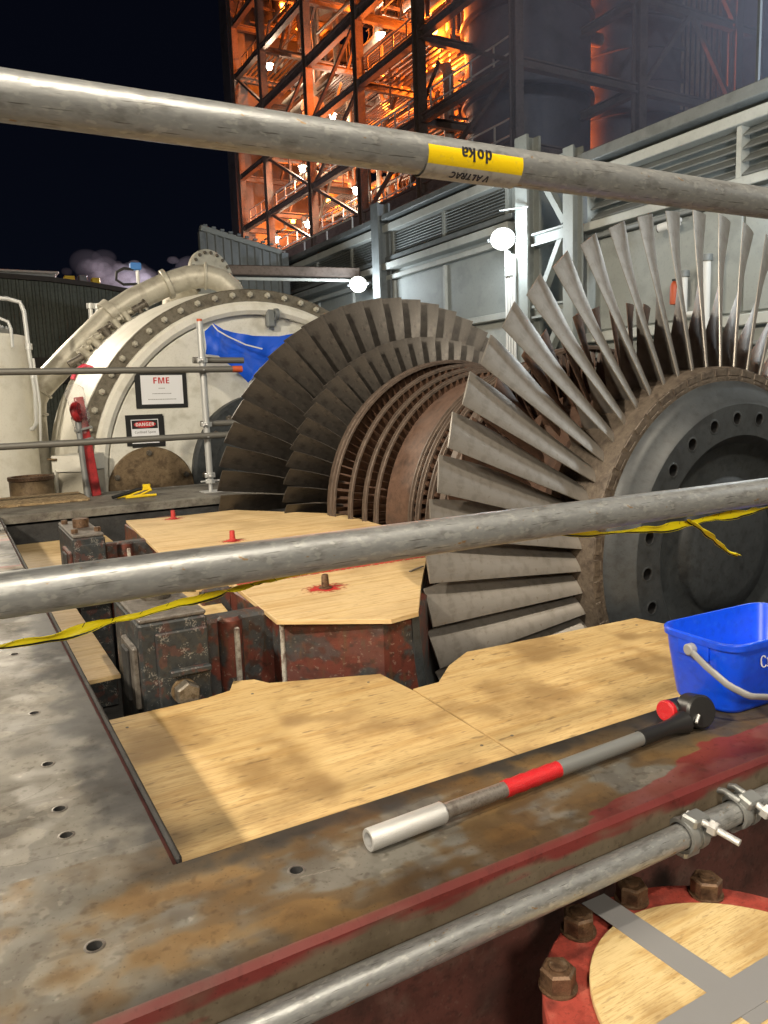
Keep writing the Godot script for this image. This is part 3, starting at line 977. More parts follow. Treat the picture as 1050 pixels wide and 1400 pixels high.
	# big dark gas ducts in front of the bay
	for s in [["dark_flue", 20.6, -24.6, 2.35, "wide dark steel flue behind the corner column of the boiler tower"], ["banded_flue", 26.9, -25.6, 2.6, "banded steel flue lit orange along its left edge"]]:
		var f := thing(s[0], s[4], "flue", Vector3(s[1], -0.9, s[2]))
		var b := Mb.new()
		var r: float = s[3]
		b.lathe([Vector2(r * 0.75, 6.0), Vector2(r, 7.6), Vector2(r, 30.0), Vector2(0, 30.0)], 48)
		made("shell", b, M.stack, f)
		for h: float in ([9.6, 12.4, 15.2, 18.0] if s[0] == "dark_flue" else [9.0, 10.2, 11.4, 12.6, 13.8, 15.0, 16.2, 17.4]):
			var ring := Mb.new()
			ring.lathe([Vector2(r, h), Vector2(r + 0.16, h), Vector2(r + 0.16, h + 0.14), Vector2(r, h + 0.14)], 48)
			made("stiffener_ring", ring, M.stack, f)
		var leg := Mb.new()
		leg.cyl(Vector3(0, 0, 0), Vector3(0, 6.2, 0), r * 0.5, 20, r * 0.75)
		made("support", leg, M.stack, f)
	# dark panelled casing right of the flues
	var dk := thing("precipitator_casing", "dark blue grey panelled casing behind the braced steel at right", "industrial building", Vector3(36, -0.9, -27))
	made("wall", bx(Vector3(13, 32, 6), Vector3(0.5, 16, 0)), M.stack, dk)
	for x: float in [-5.8, -3.4, -1.0, 1.4]:
		made("stiffener", bx(Vector3(0.25, 32, 0.2), Vector3(x, 16, 3.1)), M.stack, dk)
	# lamps: sodium orange and a few white ones
	var lamps := [[18.9, 22.94, -43.8, 0, "orange lamp highest in the far corner of the boiler tower"], [18.9, 20.67, -41.5, 0, "orange lamp near the tall cylindrical vessel high in the tower"], [16.4, 17.91, -40.0, 1, "white lamp on the tower's face, left of the vessel"], [18.9, 15.16, -37.9, 1, "whitish lamp just above the top guard rail, middle of the tower"],
		[18.9, 16.95, -32.7, 1, "whitish lamp high up behind the wide middle column"], [18.9, 13.9, -32.5, 0, "orange lamp under a floor just above the top guard rail"], [18.9, 15.45, -28.3, 0, "orange lamp near the dark flue, upper of two"], [18.9, 14.0, -28.2, 0, "orange lamp near the dark flue, lower of two"],
		[16.4, 9.61, -30.9, 1, "bright white lamp under the top guard rail, right of the bent pipe"], [18.9, 11.22, -38.8, 0, "orange lamp below the top guard rail, middle of the tower"], [16.4, 9.27, -36.1, 1, "white lamp low in the tower, above the handrail"], [18.9, 11.19, -43.7, 0, "small orange lamp low in the tower's far corner"],
		[16.4, 9.36, -40.3, 1, "bright white lamp lowest in the tower, beside the ribbed screen"], [18.9, 18.7, -34.2, 0, "orange lamp at the upper edge, left of the wide middle column"], [16.6, 12.1, -36.9, 1, "small white lamp just below the top guard rail at left"]]
	var i := 0
	for l in lamps:
		var at := Vector3(l[0], l[1], l[2])
		var white: bool = l[3] == 1
		var lo := thing("boiler_lamp", l[4], "lamp", at, "lamps inside the boiler tower")
		var big := 0.95 if white else 0.85
		var b := Mb.new()
		b.lathe([Vector2(0, -0.16 * big), Vector2(0.11 * big, -0.12 * big), Vector2(0.16 * big, 0), Vector2(0.11 * big, 0.12 * big), Vector2(0, 0.16 * big)], 14)
		made("bulb", b, M.lens_white if white else M.lens_orange, lo)
		var s := Mb.new()
		s.lathe([Vector2(0.24 * big, 0.14 * big), Vector2(0.22 * big, 0.17 * big), Vector2(0.05, 0.3), Vector2(0, 0.3)], 14)
		made("lamp_shade", s, M.steel_grey, lo)
		lamp_light("boiler_lamp_light", at, Color(1.0, 0.9, 0.78) if white else Color(1.0, 0.47, 0.14), 10.0 if white else 30.0, 0.15)
		i += 1
	for h in 2:  # unseen behind the dark flue, placed to light the banded flue's edge
		var at := Vector3(22.0, [10.5, 15.5][h], -29.5)
		var hid := thing("boiler_lamp", ["unseen orange lamp low behind the wide dark flue, lights the banded flue", "unseen orange lamp high behind the wide dark flue, lights the banded flue"][h], "lamp", at, "lamps inside the boiler tower")
		var hb := Mb.new()
		hb.lathe([Vector2(0, -0.16), Vector2(0.11, -0.12), Vector2(0.16, 0), Vector2(0.11, 0.12), Vector2(0, 0.16)], 14)
		made("bulb", hb, M.lens_orange, hid)
		lamp_light("boiler_lamp_light", at, Color(1.0, 0.45, 0.13), 130.0, 0.15)


# ---------------------------------------------------------------- powerhouse along the right
func build_powerhouse() -> void:
	var o := thing("powerhouse", "long pale grey powerhouse wall with louvres and floodlights", "building", Vector3(9, -0.9, -10))
	var off := -o.position
	# far half
	var b := Mb.new()
	b.box(Vector3(6.0, 5.45, 20.0), T(12.02, 1.825, -21.0).translated(off))
	made("wall", b, M.wall_grey, o)
	# near half, lower roof
	b = Mb.new()
	b.box(Vector3(6.0, 5.0, 12.0), T(12.06, 1.6, -3.4).translated(off))
	made("wall", b, M.wall_grey, o)
	b = Mb.new()
	b.box(Vector3(6.0, 4.4, 1.4), T(13.2, 1.3, -10.2).translated(off))
	made("recess_wall", b, M.steel_grey, o)
	# horizontal bands of the far half: y, height, proud, material
	for s in [[4.62, 0.12, 0.28, M.steel_grey], [4.42, 0.16, 0.16, M.wall_pale], [3.78, 0.10, 0.12, M.steel_grey], [3.60, 0.14, 0.22, M.wall_pale], [3.38, 0.10, 0.10, M.wall_pale], [2.12, 0.12, 0.10, M.wall_pale], [0.9, 0.10, 0.06, M.wall_pale]]:
		b = Mb.new()
		b.box(Vector3(s[2] + 0.1, s[1], 19.9), T(9.02 - s[2] * 0.5, s[0], -20.95).translated(off), 0.01)
		made("sill_band", b, s[3], o)
	for s in [[4.17, 0.16, 0.34, M.steel_grey], [3.96, 0.14, 0.2, M.wall_pale], [3.22, 0.12, 0.16, M.wall_pale], [3.06, 0.06, 0.1, M.steel_grey], [1.55, 0.14, 0.12, M.wall_pale], [1.25, 0.05, 0.2, M.steel_grey]]:
		b = Mb.new()
		b.box(Vector3(s[2] + 0.1, s[1], 11.9), T(9.06 - s[2] * 0.5, s[0], -3.45).translated(off), 0.01)
		made("sill_band", b, s[3], o)
	# louvred panels with their slats, between mullions
	var z := -11.25
	while z > -30.0:
		var z1 := z - 2.0
		var fr := Mb.new()
		fr.box(Vector3(0.1, 0.62, 0.1), T(8.99, 4.1, z).translated(off), 0.01)
		made("mullion", fr, M.wall_grey, o)
		var pn := Mb.new()
		for k in 9:
			pn.box(Vector3(0.09, 0.012, 1.86), TR(Vector3(8.985, 3.86 + k * 0.055, (z + z1) * 0.5) + off, Vector3.BACK, 38))
		stuff(made("louvre", pn, M.clad, o))
		var bk := Mb.new()
		bk.box(Vector3(0.02, 0.52, 1.88), T(9.012, 4.08, (z + z1) * 0.5).translated(off))
		made("louvre_back", bk, M.steel_grey, o)
		# wall panels below with joints
		var wp := Mb.new()
		wp.box(Vector3(0.04, 1.12, 1.9), T(9.0, 2.75, (z + z1) * 0.5).translated(off), 0.012)
		made("wall_panel", wp, M.wall_grey, o)
		var ms := Mb.new()
		ms.box(Vector3(0.09, 1.1, 0.09), T(8.975, 2.76, z).translated(off), 0.01)
		made("mullion", ms, M.wall_pale, o)
		var lp := Mb.new()
		lp.box(Vector3(0.03, 1.0, 1.94), T(9.005, 1.52, (z + z1) * 0.5).translated(off), 0.01)
		made("wall_panel", lp, M.wall_pale, o)
		z = z1
	# near half: deep slanted louvre blades, then plain panels
	for seg in 4:
		var z0 := -9.2 + seg * 2.6
		for k in 4:
			var sl := Mb.new()
			sl.box(Vector3(0.2, 0.025, 2.5), TR(Vector3(8.97, 3.36 + k * 0.155, z0 + 1.3) + off, Vector3.BACK, 35), 0.004)
			made("louvre_blade", sl, M.clad, o)
		var lm := Mb.new()
		lm.box(Vector3(0.16, 0.7, 0.07), T(8.96, 3.57, z0 + 2.6).translated(off))
		made("mullion", lm, M.wall_pale, o)
		var wp := Mb.new()
		wp.box(Vector3(0.05, 1.36, 2.56), T(9.04, 2.34, z0 + 1.3).translated(off), 0.012)
		made("wall_panel", wp, M.wall_grey, o)
		var wq := Mb.new()
		wq.box(Vector3(0.05, 0.9, 2.56), T(9.04, 0.78, z0 + 1.3).translated(off), 0.012)
		made("wall_panel", wq, M.wall_pale, o)
	# columns: along the far wall and the braced bay
	for c in [[-15.47, 4.95, 0.32], [-21.6, 4.8, 0.3], [-27.0, 4.8, 0.3]]:
		b = Mb.new()
		ibeam(b, Vector3(8.78, -0.9, c[0]) + off, Vector3(8.78, c[1], c[0]) + off, c[2], c[2], Vector3.RIGHT)
		made("column", b, M.steel_grey, o)
	for c in [[-10.41, 4.85, 0.3], [-9.35, 4.4, 0.22]]:
		b = Mb.new()
		ibeam(b, Vector3(8.72, -0.9, c[0]) + off, Vector3(8.72, c[1], c[0]) + off, c[2], c[2], Vector3.RIGHT)
		made("column", b, M.wall_grey, o)
	for y: float in [0.9, 2.05, 3.2, 4.25]:
		b = Mb.new()
		ibeam(b, Vector3(8.72, y, -10.25) + off, Vector3(8.72, y, -9.47) + off, 0.16, 0.2)
		made("bay_beam", b, M.wall_grey, o)
	for k in 3:
		b = Mb.new()
		var y0: float = [0.95, 2.1, 3.35][k]
		var y1: float = [2.0, 3.25, 4.35][k]
		if k == 2:
			beam_box(b, Vector3(8.72, y1, -10.2) + off, Vector3(8.72, y0, -9.5) + off, 0.13, 0.1)
		else:
			beam_box(b, Vector3(8.72, y0, -10.2) + off, Vector3(8.72, y1, -9.5) + off, 0.13, 0.1)
		made("bay_brace", b, M.wall_grey, o)
	# handrail on the far roof edge
	b = Mb.new()
	for h: float in [4.95, 5.25]:
		b.cyl(Vector3(9.4, h, -18.0) + off, Vector3(9.4, h, -30.0) + off, 0.025, 6)
	for k in 9:
		b.cyl(Vector3(9.4, 4.6, -18.0 - k * 1.5) + off, Vector3(9.4, 5.25, -18.0 - k * 1.5) + off, 0.025, 6)
	made("handrail", b, M.rail_white, o)
	# conduits under the first lamp, by the braced bay
	for k in 4:
		b = Mb.new()
		var zz := -10.72 + k * 0.07
		b.tube([Vector3(8.5, 3.15 - k * 0.06, zz) + off, Vector3(8.5, 2.4, zz) + off, Vector3(8.5, 0.2, zz + 0.02) + off], 0.028, 8)
		made("conduit", b, M.white_metal, o)
	b = Mb.new()
	b.box(Vector3(0.16, 0.36, 0.2), T(8.53, 2.85, -10.62).translated(off), 0.02)
	made("switch_box", b, M.wall_pale, o)
	b = Mb.new()
	b.cyl(Vector3(8.55, 3.72, -10.2) + off, Vector3(8.4, 3.76, -10.75) + off, 0.014, 6)
	made("cable_arm", b, M.white_metal, o)
	# sloping grey duct that leaves the far wall towards the left
	b = Mb.new()
	beam_box(b, Vector3(8.7, 3.62, -16.4) + off, Vector3(5.2, 3.72, -17.6) + off, 0.22, 0.26, 0.02)
	made("roof_duct", b, M.boiler_steel, o)
	b = Mb.new()
	beam_box(b, Vector3(8.7, 3.43, -16.25) + off, Vector3(5.2, 3.52, -17.45) + off, 0.06, 0.03)
	made("duct_edge", b, M.wall_pale, o)
	# things hung on the near wall
	var c := thing("wall_camera", "small white security camera high on the wall behind the blade tips", "camera", Vector3(8.85, 2.93, -7.56))
	b = Mb.new()
	b.box(Vector3(0.18, 0.05, 0.05), T(0.06, 0.06, 0))
	made("bracket", b, M.white, c)
	b = Mb.new()
	b.cyl(Vector3(-0.02, 0, 0.12), Vector3(-0.1, -0.04, -0.16), 0.06, 12, -1.0, 0.01)
	made("camera_body", b, M.white, c)
	b = Mb.new()
	b.cyl(Vector3(-0.1, -0.045, -0.165), Vector3(-0.104, -0.047, -0.175), 0.045, 12)
	made("camera_lens", b, M.black, c)
	var ex := thing("fire_extinguisher", "orange cylinder hung on the grey wall behind the upright blades", "extinguisher", Vector3(8.85, 1.85, -7.52))
	b = Mb.new()
	b.lathe([Vector2(0, 0), Vector2(0.05, 0.01), Vector2(0.055, 0.03), Vector2(0.055, 0.25), Vector2(0.035, 0.3), Vector2(0.015, 0.32), Vector2(0, 0.32)], 16)
	made("cylinder", b, M.orange, ex)
	b = Mb.new()
	b.box(Vector3(0.03, 0.03, 0.1), T(0, 0.335, 0.02), 0.004)
	made("handle", b, M.black, ex)
	var sp := thing("standpipe", "white vertical pipes on the grey wall right of the orange cylinder", "pipe", Vector3(8.85, -0.9, -7.0))
	for k in 2:
		b = Mb.new()
		b.cyl(Vector3(0, 0, k * -0.36), Vector3(0, 3.25 - k * 0.15, k * -0.36), 0.05, 12)
		made("riser", b, M.white, sp)
		b = Mb.new()
		b.cyl(Vector3(0, 3.25 - k * 0.15, k * -0.36), Vector3(0, 3.33 - k * 0.15, k * -0.36), 0.075, 12)
		made("cap", b, M.steel_grey, sp)
	b = Mb.new()
	b.cyl(Vector3(0, 2.6, 0), Vector3(0, 2.6, -0.36), 0.04, 10)
	made("cross_pipe", b, M.white, sp)
	# tall light posts at the right, behind the roof
	var k2 := 0
	for p in [[13.5, -8.6, 0.12], [13.1, -9.4, 0.06]]:
		var po := thing("roof_post", ["pale square post rising behind the near roof edge", "thin dark post left of the pale one on the near roof"][k2], "post", Vector3(p[0], 3.7, p[1]))
		made("shaft", bx(Vector3(p[2], 7.5, p[2]), Vector3(0, 3.75, 0), 0.005), [M.wall_pale, M.steel_grey][k2], po)
		made("base_plate", bx(Vector3(0.3, 0.03, 0.3), Vector3(0, 0.015, 0)), M.steel_grey, po)
		k2 += 1


# ---------------------------------------------------------------- left yard
func ribbed(b: Mb, a: Vector3, c: Vector3, y0: float, ya: float, yc: float, pitch: float, deep: float) -> void:
	# trapezoid-ribbed sheet from a to c (in plan), from y0 up to a line from ya to yc
	var n := int(a.distance_to(c) / pitch)
	var d := (c - a) / n
	var nrm := Vector3(-d.z, 0, d.x).normalized()
	if nrm.z < 0:
		nrm = -nrm
	var prof := [[0.0, 0.0], [0.5, 0.0], [0.6, 1.0], [0.9, 1.0], [1.0, 0.0]]
	for i in n:
		for k in 4:
			var f0: float = (i + prof[k][0]); var f1: float = (i + prof[k + 1][0])
			var p: Vector3 = a + d * f0 + nrm * deep * prof[k][1]
			var q: Vector3 = a + d * f1 + nrm * deep * prof[k + 1][1]
			var yp := lerpf(ya, yc, f0 / n); var yq := lerpf(ya, yc, f1 / n)
			b.quad(Vector3(p.x, y0, p.z), Vector3(q.x, y0, q.z), Vector3(q.x, yq, q.z), Vector3(p.x, yp, p.z))


func build_left_yard() -> void:
	# green ribbed shed with a low arched roof
	var g := thing("ribbed_shed", "dark green ribbed metal shed with a low curved roof at left", "building", Vector3(2, -0.9, -31))
	var off := -g.position
	var arc := []
	for i in 17:
		var x := lerpf(-14.0, 9.5, i / 16.0)
		arc.append(Vector2(x, 5.22 - 0.0068 * pow(x - 1.8, 2) * (2.6 if x > 1.8 else 0.5)))
	var b := Mb.new()
	for i in 16:
		ribbed(b, Vector3(arc[i].x, 0, -30.0) + Vector3(off.x, 0, off.z), Vector3(arc[i + 1].x, 0, -30.0) + Vector3(off.x, 0, off.z), 0.0, arc[i].y + off.y, arc[i + 1].y + off.y, 0.24, 0.04)
	made("ribbed_wall", b, M.green, g)
	b = Mb.new()
	for i in 16:
		var p := Vector3(arc[i].x, arc[i].y, -29.8) + off; var q := Vector3(arc[i + 1].x, arc[i + 1].y, -29.8) + off
		var back := Vector3(0, 0, -14); var up := Vector3(0, 0.16, 0)
		b.quad(p + up, q + up, q + up + back, p + up + back)
		b.quad(p, q, q + up, p + up)
		b.quad(q, p, p + back, q + back)
	made("roof", b, M.roof_dark, g)
	b = Mb.new()
	b.box(Vector3(23.4, 5.5, 0.2), T(-2.3, 1.85, -43.5).translated(off))
	b.box(Vector3(0.2, 4.9, 13.2), T(9.4, 1.55, -36.9).translated(off))
	made("wall", b, M.green, g)
	b = Mb.new()
	b.box(Vector3(23.4, 0.9, 0.3), T(-2.3, 2.1, -29.75).translated(off), 0.02)
	made("dark_band", b, M.roof_dark, g)
	var k := thing("pale_roof_unit", "pale flat unit on the green shed roof at far left", "roof unit", Vector3(0.4, 5.25, -33))
	made("cabinet", bx(Vector3(7.4, 0.5, 2.2), Vector3(0, 0.25, 0), 0.03), M.wall_pale, k)
	made("lid", bx(Vector3(7.6, 0.08, 2.4), Vector3(0.0, 0.54, 0), 0.02), M.cream, k)
	var yl := thing("yellow_roof_machine", "yellow and grey machine on the shed roof beside the steam", "machine", Vector3(5.0, 5.42, -33))
	made("yellow_box", bx(Vector3(0.75, 0.5, 0.8), Vector3(-0.6, 0.62, 0), 0.04), M.yellow, yl)
	made("yellow_box", bx(Vector3(0.6, 0.4, 0.8), Vector3(1.35, 0.6, 0), 0.04), M.yellow, yl)
	made("grey_box", bx(Vector3(0.6, 0.6, 0.8), Vector3(0.4, 0.66, 0), 0.04), M.steel_grey, yl)
	made("stand", bx(Vector3(3.0, 0.36, 0.6), Vector3(0.3, 0.2, 0), 0.02), M.roof_dark, yl)
	yl.scale = Vector3.ONE * 0.5
	var ra := Vector3(8.6, 6.1, -33.6)  # unseen lamp hidden by the hood, placed to light the steam
	# steam
	var fm := FogMaterial.new()
	fm.albedo = Color(0.95, 0.93, 0.97)
	fm.density = 0.03
	var s := thing("steam_plume", "pale lilac steam drifting above the shed roof behind the cream pipe", "steam", Vector3(7.6, 6.0, -36))
	var sr := RandomNumberGenerator.new()
	sr.seed = 21
	var wisp := FogMaterial.new()
	wisp.albedo = fm.albedo
	wisp.density = 0.09
	for i in 240:
		var small := i > 70
		var along := sr.randf()
		var e := [lerpf(-1.7, 2.6, along) + sr.randfn(0.0, 0.35), lerpf(0.35, -0.45, along) + sr.randfn(0.0, 0.42), sr.randfn(0.0, 0.6), 0.0, 0.0]
		e[3] = sr.randf_range(0.22, 0.62) if small else sr.randf_range(0.7, 1.5)
		e[4] = e[3] * sr.randf_range(0.6, 0.95)
		var f := FogVolume.new()
		f.name = numbered("steam_puff", s)
		f.shape = RenderingServer.FOG_VOLUME_SHAPE_ELLIPSOID
		f.size = Vector3(e[3], e[4], e[3])
		f.position = Vector3(e[0], e[1], e[2])
		f.material = wisp if small else fm
		s.add_child(f, true)
	flood_head("unseen_shed_floodlight", "unseen floodlight on the shed roof behind the cream hood, lights the steam", ra, ra + Vector3(-1, 0.1, -0.9), 0.3, 0.25)
	made("floodlight_stand", bx(Vector3(0.08, 1.1, 0.08), Vector3(0, -0.62, 0.1)), M.steel_grey, get_node("unseen_shed_floodlight"))
	lamp_light("unseen_shed_floodlight_light", ra + Vector3(-0.1, 0.02, -0.1), Color(0.97, 0.94, 1.0), 24.0, 0.15)
	# grey ribbed screen wall right of the hood
	var w := thing("ribbed_screen", "grey ribbed metal screen with a sloping top behind the round flange", "wall", Vector3(7.2, -0.9, -20))
	b = Mb.new()
	ribbed(b, Vector3(-1.08, 0, 0), Vector3(1.1, 0, -0.2), 0.0, 6.02, 5.6, 0.2, 0.05)
	made("ribbed_sheet", b, M.clad, w)
	b = Mb.new()
	beam_box(b, Vector3(-1.12, 6.06, 0.02), Vector3(1.14, 5.62, -0.18), 0.14, 0.14, 0.01)
	made("cap_rail", b, M.wall_grey, w)
	for i in 10:
		b = Mb.new()
		b.box(Vector3(0.1, 0.05, 0.07), T(-1.0 + i * 0.22, 6.12 - i * 0.043, 0.06))
		made("cap_clip", b, M.steel_grey, w)
	b = Mb.new()
	b.box(Vector3(0.12, 5.95, 0.16), T(-1.12, 2.98, 0.05), 0.01)
	b.box(Vector3(0.2, 5.6, 0.16), T(1.18, 2.8, -0.1), 0.01)
	made("post", b, M.steel_grey, w)
	b = Mb.new()
	b.box(Vector3(2.3, 5.4, 0.1), T(0, 2.7, -0.35))
	made("backing", b, M.clad, w)
	# white tank
	var t := thing("white_tank", "tall white cylindrical tank with a domed lid at the left edge", "tank", Vector3(0.22, -0.9, -9.2))
	b = Mb.new()
	b.lathe([Vector2(0, 0), Vector2(0.62, 0), Vector2(0.62, 2.36), Vector2(0.6, 2.4), Vector2(0.42, 2.42)], 48)
	made("shell", b, M.cream, t)
	b = Mb.new()
	b.lathe([Vector2(0.46, 2.42), Vector2(0.46, 2.47), Vector2(0.4, 2.48), Vector2(0.33, 2.6), Vector2(0.2, 2.69), Vector2(0, 2.72)], 36)
	made("dome", b, M.galv_plain, t)
	for i in 18:
		var bb := Mb.new()
		var a := TAU * i / 18.0
		bb.hexbolt(T(sin(a) * 0.43, 2.475, cos(a) * 0.43), 0.02, 0.02)
		made("bolt", bb, M.galv_plain, t)
	var tp := thing("tank_pipe", "thin white pipe arching from the tank lid down its right side", "pipe", Vector3(0.7, -0.9, -8.75))
	b = Mb.new()
	b.tube([Vector3(-0.5, 2.76, 0), Vector3(-0.05, 2.74, 0), Vector3(0.06, 2.71, 0), Vector3(0.09, 2.62, 0), Vector3(0.1, 2.2, 0), Vector3(0.12, 1.8, 0), Vector3(0.11, 1.5, -0.06), Vector3(0.08, 1.44, -0.1), Vector3(0.0, 1.42, -0.24)], 0.022, 10)
	made("main_pipe", b, M.white_metal, tp)
	b = Mb.new()
	b.tube([Vector3(-0.5, 2.52, 0.05), Vector3(-0.14, 2.54, 0.05), Vector3(-0.07, 2.51, 0.05), Vector3(-0.05, 2.44, 0.05), Vector3(-0.05, 2.26, 0.04)], 0.016, 8)
	made("branch_pipe", b, M.white_metal, tp)
	b = Mb.new()
	b.tube([Vector3(0.13, 2.15, 0.03), Vector3(0.15, 1.7, 0.03), Vector3(0.13, 1.3, -0.03), Vector3(0.08, 1.24, -0.1), Vector3(0.0, 1.22, -0.24)], 0.013, 8)
	made("side_conduit", b, M.white_metal, tp)
	for y: float in [2.24, 1.95]:
		b = Mb.new()
		b.cyl(Vector3(0.105 + (2.2 - y) * 0.05, y, 0), Vector3(0.105 + (2.2 - y) * 0.05, y + 0.06, 0), 0.034, 10)
		made("pipe_clamp", b, M.white_metal, tp)
	# brown drum
	var dr := thing("rusty_drum", "short rusty brown drum in front of the white tank", "drum", Vector3(0.62, -0.6, -7.75))
	b = Mb.new()
	b.lathe([Vector2(0, 0.5), Vector2(0.165, 0.5), Vector2(0.17, 0.0), Vector2(0.19, 0.0), Vector2(0.19, 0.72), Vector2(0.172, 0.72), Vector2(0.165, 0.5)], 28)
	made("shell", b, M.cover_brown, dr)
	b = Mb.new()
	b.lathe([Vector2(0.19, 0.69), Vector2(0.2, 0.7), Vector2(0.2, 0.73), Vector2(0.17, 0.73), Vector2(0.17, 0.69)], 28)
	made("rim", b, M.rust_nut, dr)
	b = Mb.new()
	b.box(Vector3(0.8, 0.3, 0.6), T(0, -0.152, 0), 0.01)
	made("timber_base", b, M.osb, dr)
	# slatted crate
	var cr := thing("slatted_crate", "pale slatted crate with a brown top rail behind the red post", "crate", Vector3(0.95, -0.9, -8.0))
	var n := 0
	for i in 6:
		b = Mb.new()
		b.box(Vector3(0.036, 1.02, 0.014), T(-0.115 + i * 0.05, 0.56, 0.24 - i * 0.05).rotated_local(Vector3.UP, deg_to_rad(45)), 0.003)
		made("slat", b, M.cream, cr)
	b = Mb.new()
	beam_box(b, Vector3(-0.15, 1.17, 0.25), Vector3(0.17, 1.15, -0.05), 0.02, 0.09, 0.004)
	made("top_rail", b, M.cover_brown, cr)
	b = Mb.new()
	b.prism(PackedVector2Array([Vector2(-0.14, 0.22), Vector2(0.15, -0.06), Vector2(0.35, 0.1), Vector2(0.1, 0.42)]), 1.05, 1.2)
	made("lid", b, M.cream, cr)
	b = Mb.new()
	b.prism(PackedVector2Array([Vector2(-0.12, 0.2), Vector2(0.14, -0.06), Vector2(0.34, 0.1), Vector2(0.09, 0.4)]), 0.0, 1.04)
	made("inner_box", b, M.pipe_cream, cr)


# ---------------------------------------------------------------- cream hood of the next machine
func build_hood() -> void:
	var o := thing("cream_hood", "big cream painted casing hood with a bolted half round flange", "machine casing", Vector3(3.0, -0.9, -8.1))
	var off := -o.position
	var ax := Transform3D(Basis(Vector3.RIGHT, PI / 2), Vector3(3.0, 0.0, 0.0) + off)   # lathe y -> world z
	var b := Mb.new()
	b.lathe([Vector2(0.0, -12.6), Vector2(0.9, -12.4), Vector2(1.6, -11.6), Vector2(1.9, -10.4), Vector2(2.02, -9.6), Vector2(2.0, -8.9), Vector2(1.9, -8.17)], 72, ax)
	made("shell", b, M.cream, o)
	b = Mb.new()
	b.lathe([Vector2(1.795, -8.19), Vector2(1.915, -8.19), Vector2(1.928, -8.17), Vector2(1.928, -8.08), Vector2(1.915, -8.06), Vector2(1.795, -8.06)], 96, ax)
	var fl := made("flange", b, M.flange_brown, o)
	var cap := Mb.new()
	cap.hexbolt(Transform3D.IDENTITY, 0.032, 0.032, 0.55, 0.7)
	var capm := cap.done()
	for i in 60:
		var a := TAU * (i + 0.3) / 60.0
		if sin(a) < -0.35:
			continue
		var m := put("bolt", capm, M.pipe_cream, fl)
		m.transform = Transform3D(Basis(Vector3.RIGHT, PI / 2), Vector3(3.0 + cos(a) * 1.865, sin(a) * 1.865, -8.06) + off)
	b = Mb.new()
	b.lathe([Vector2(1.66, -8.1), Vector2(1.66, -8.03), Vector2(1.70, -8.0), Vector2(1.76, -8.0), Vector2(1.792, -8.03), Vector2(1.792, -8.12)].map(func(v): return Vector2(v.x, v.y)), 96, ax)
	made("inner_rim", b, M.cream, o)
	b = Mb.new()
	b.lathe([Vector2(0, -8.2), Vector2(1.78, -8.2), Vector2(1.78, -8.1), Vector2(0, -8.1)], 72, ax)
	made("end_plate", b, M.cream_plate, o)
	# thick left plate that ends in an upright edge
	var poly := PackedVector2Array()
	for i in 21:
		var a := deg_to_rad(lerpf(112.5, 200.0, i / 20.0))
		poly.append(Vector2(3.0 + cos(a) * 1.645, -(sin(a) * 1.645)))
	poly.append(Vector2(2.37, 0.56))
	b = Mb.new()
	b.prism(poly, -8.098, -8.03, Transform3D(Basis(Vector3.RIGHT, PI / 2), off), 0.006)
	made("left_plate", b, M.cream_plate, o)
	# dark bearing housing in the middle, with bolts
	b = Mb.new()
	b.lathe([Vector2(0.82, -8.1), Vector2(0.82, -7.96), Vector2(0.79, -7.93), Vector2(0.6, -7.93), Vector2(0.56, -7.6), Vector2(0.5, -7.5), Vector2(0, -7.5)], 64, ax)
	var bh := made("bearing_housing", b, M.hub_dark, o)
	for i in 20:
		var a := TAU * i / 20.0
		var hb := Mb.new()
		hb.hexbolt(Transform3D(Basis(Vector3.RIGHT, PI / 2), Vector3(3.0 + cos(a) * 0.7, sin(a) * 0.7, -7.93) + off), 0.04, 0.035)
		made("bolt", hb, M.bolt, bh)
	b = Mb.new()
	b.lathe([Vector2(0, 0), Vector2(0.43, 0), Vector2(0.43, 0.035), Vector2(0.42, 0.045), Vector2(0, 0.045)], 48, Transform3D(Basis(Vector3.RIGHT, PI / 2), Vector3(1.76, -0.11, -8.03) + off))
	var cv := made("round_cover", b, M.cover_brown, o)
	for a: float in [20.0, 92.0, 157.0, 235.0, 305.0]:
		var hb := Mb.new()
		hb.hexbolt(Transform3D(Basis(Vector3.RIGHT, PI / 2), Vector3(1.76 + cos(deg_to_rad(a)) * 0.37, -0.11 + sin(deg_to_rad(a)) * 0.37, -7.985) + off), 0.03, 0.03)
		made("bolt", hb, M.bolt, cv)
	# lifting lug near the crown
	b = Mb.new()
	b.box(Vector3(0.1, 0.2, 0.08), T(3.15, 1.62, -8.03).translated(off), 0.02)
	b.lathe([Vector2(0.03, -0.02), Vector2(0.06, -0.02), Vector2(0.06, 0.02), Vector2(0.03, 0.02), Vector2(0.03, -0.02)], 16, Transform3D(Basis(Vector3.FORWARD, PI / 2), Vector3(3.2, 1.66, -7.98) + off))
	made("lifting_lug", b, M.steel_grey, o)
	# crossover pipe hugging the shell, with its flanges
	var cp := thing("crossover_pipe", "cream steam pipe arching over the hood and down its left side", "pipe", Vector3(0.9, -0.9, -9.6))
	var po := -cp.position
	var path := [Vector3(3.28, 1.95, -9.4), Vector3(3.24, 2.06, -9.42), Vector3(3.12, 2.17, -9.45), Vector3(2.95, 2.22, -9.5), Vector3(2.75, 2.2, -9.55), Vector3(2.5, 2.12, -9.6), Vector3(2.1, 1.93, -9.65), Vector3(1.84, 1.76, -9.65), Vector3(1.4, 1.34, -9.65), Vector3(1.05, 0.99, -9.65), Vector3(0.97, 0.9, -9.65), Vector3(0.91, 0.79, -9.65), Vector3(0.89, 0.68, -9.65), Vector3(0.88, -0.2, -9.65), Vector3(0.88, -0.9, -9.65)]
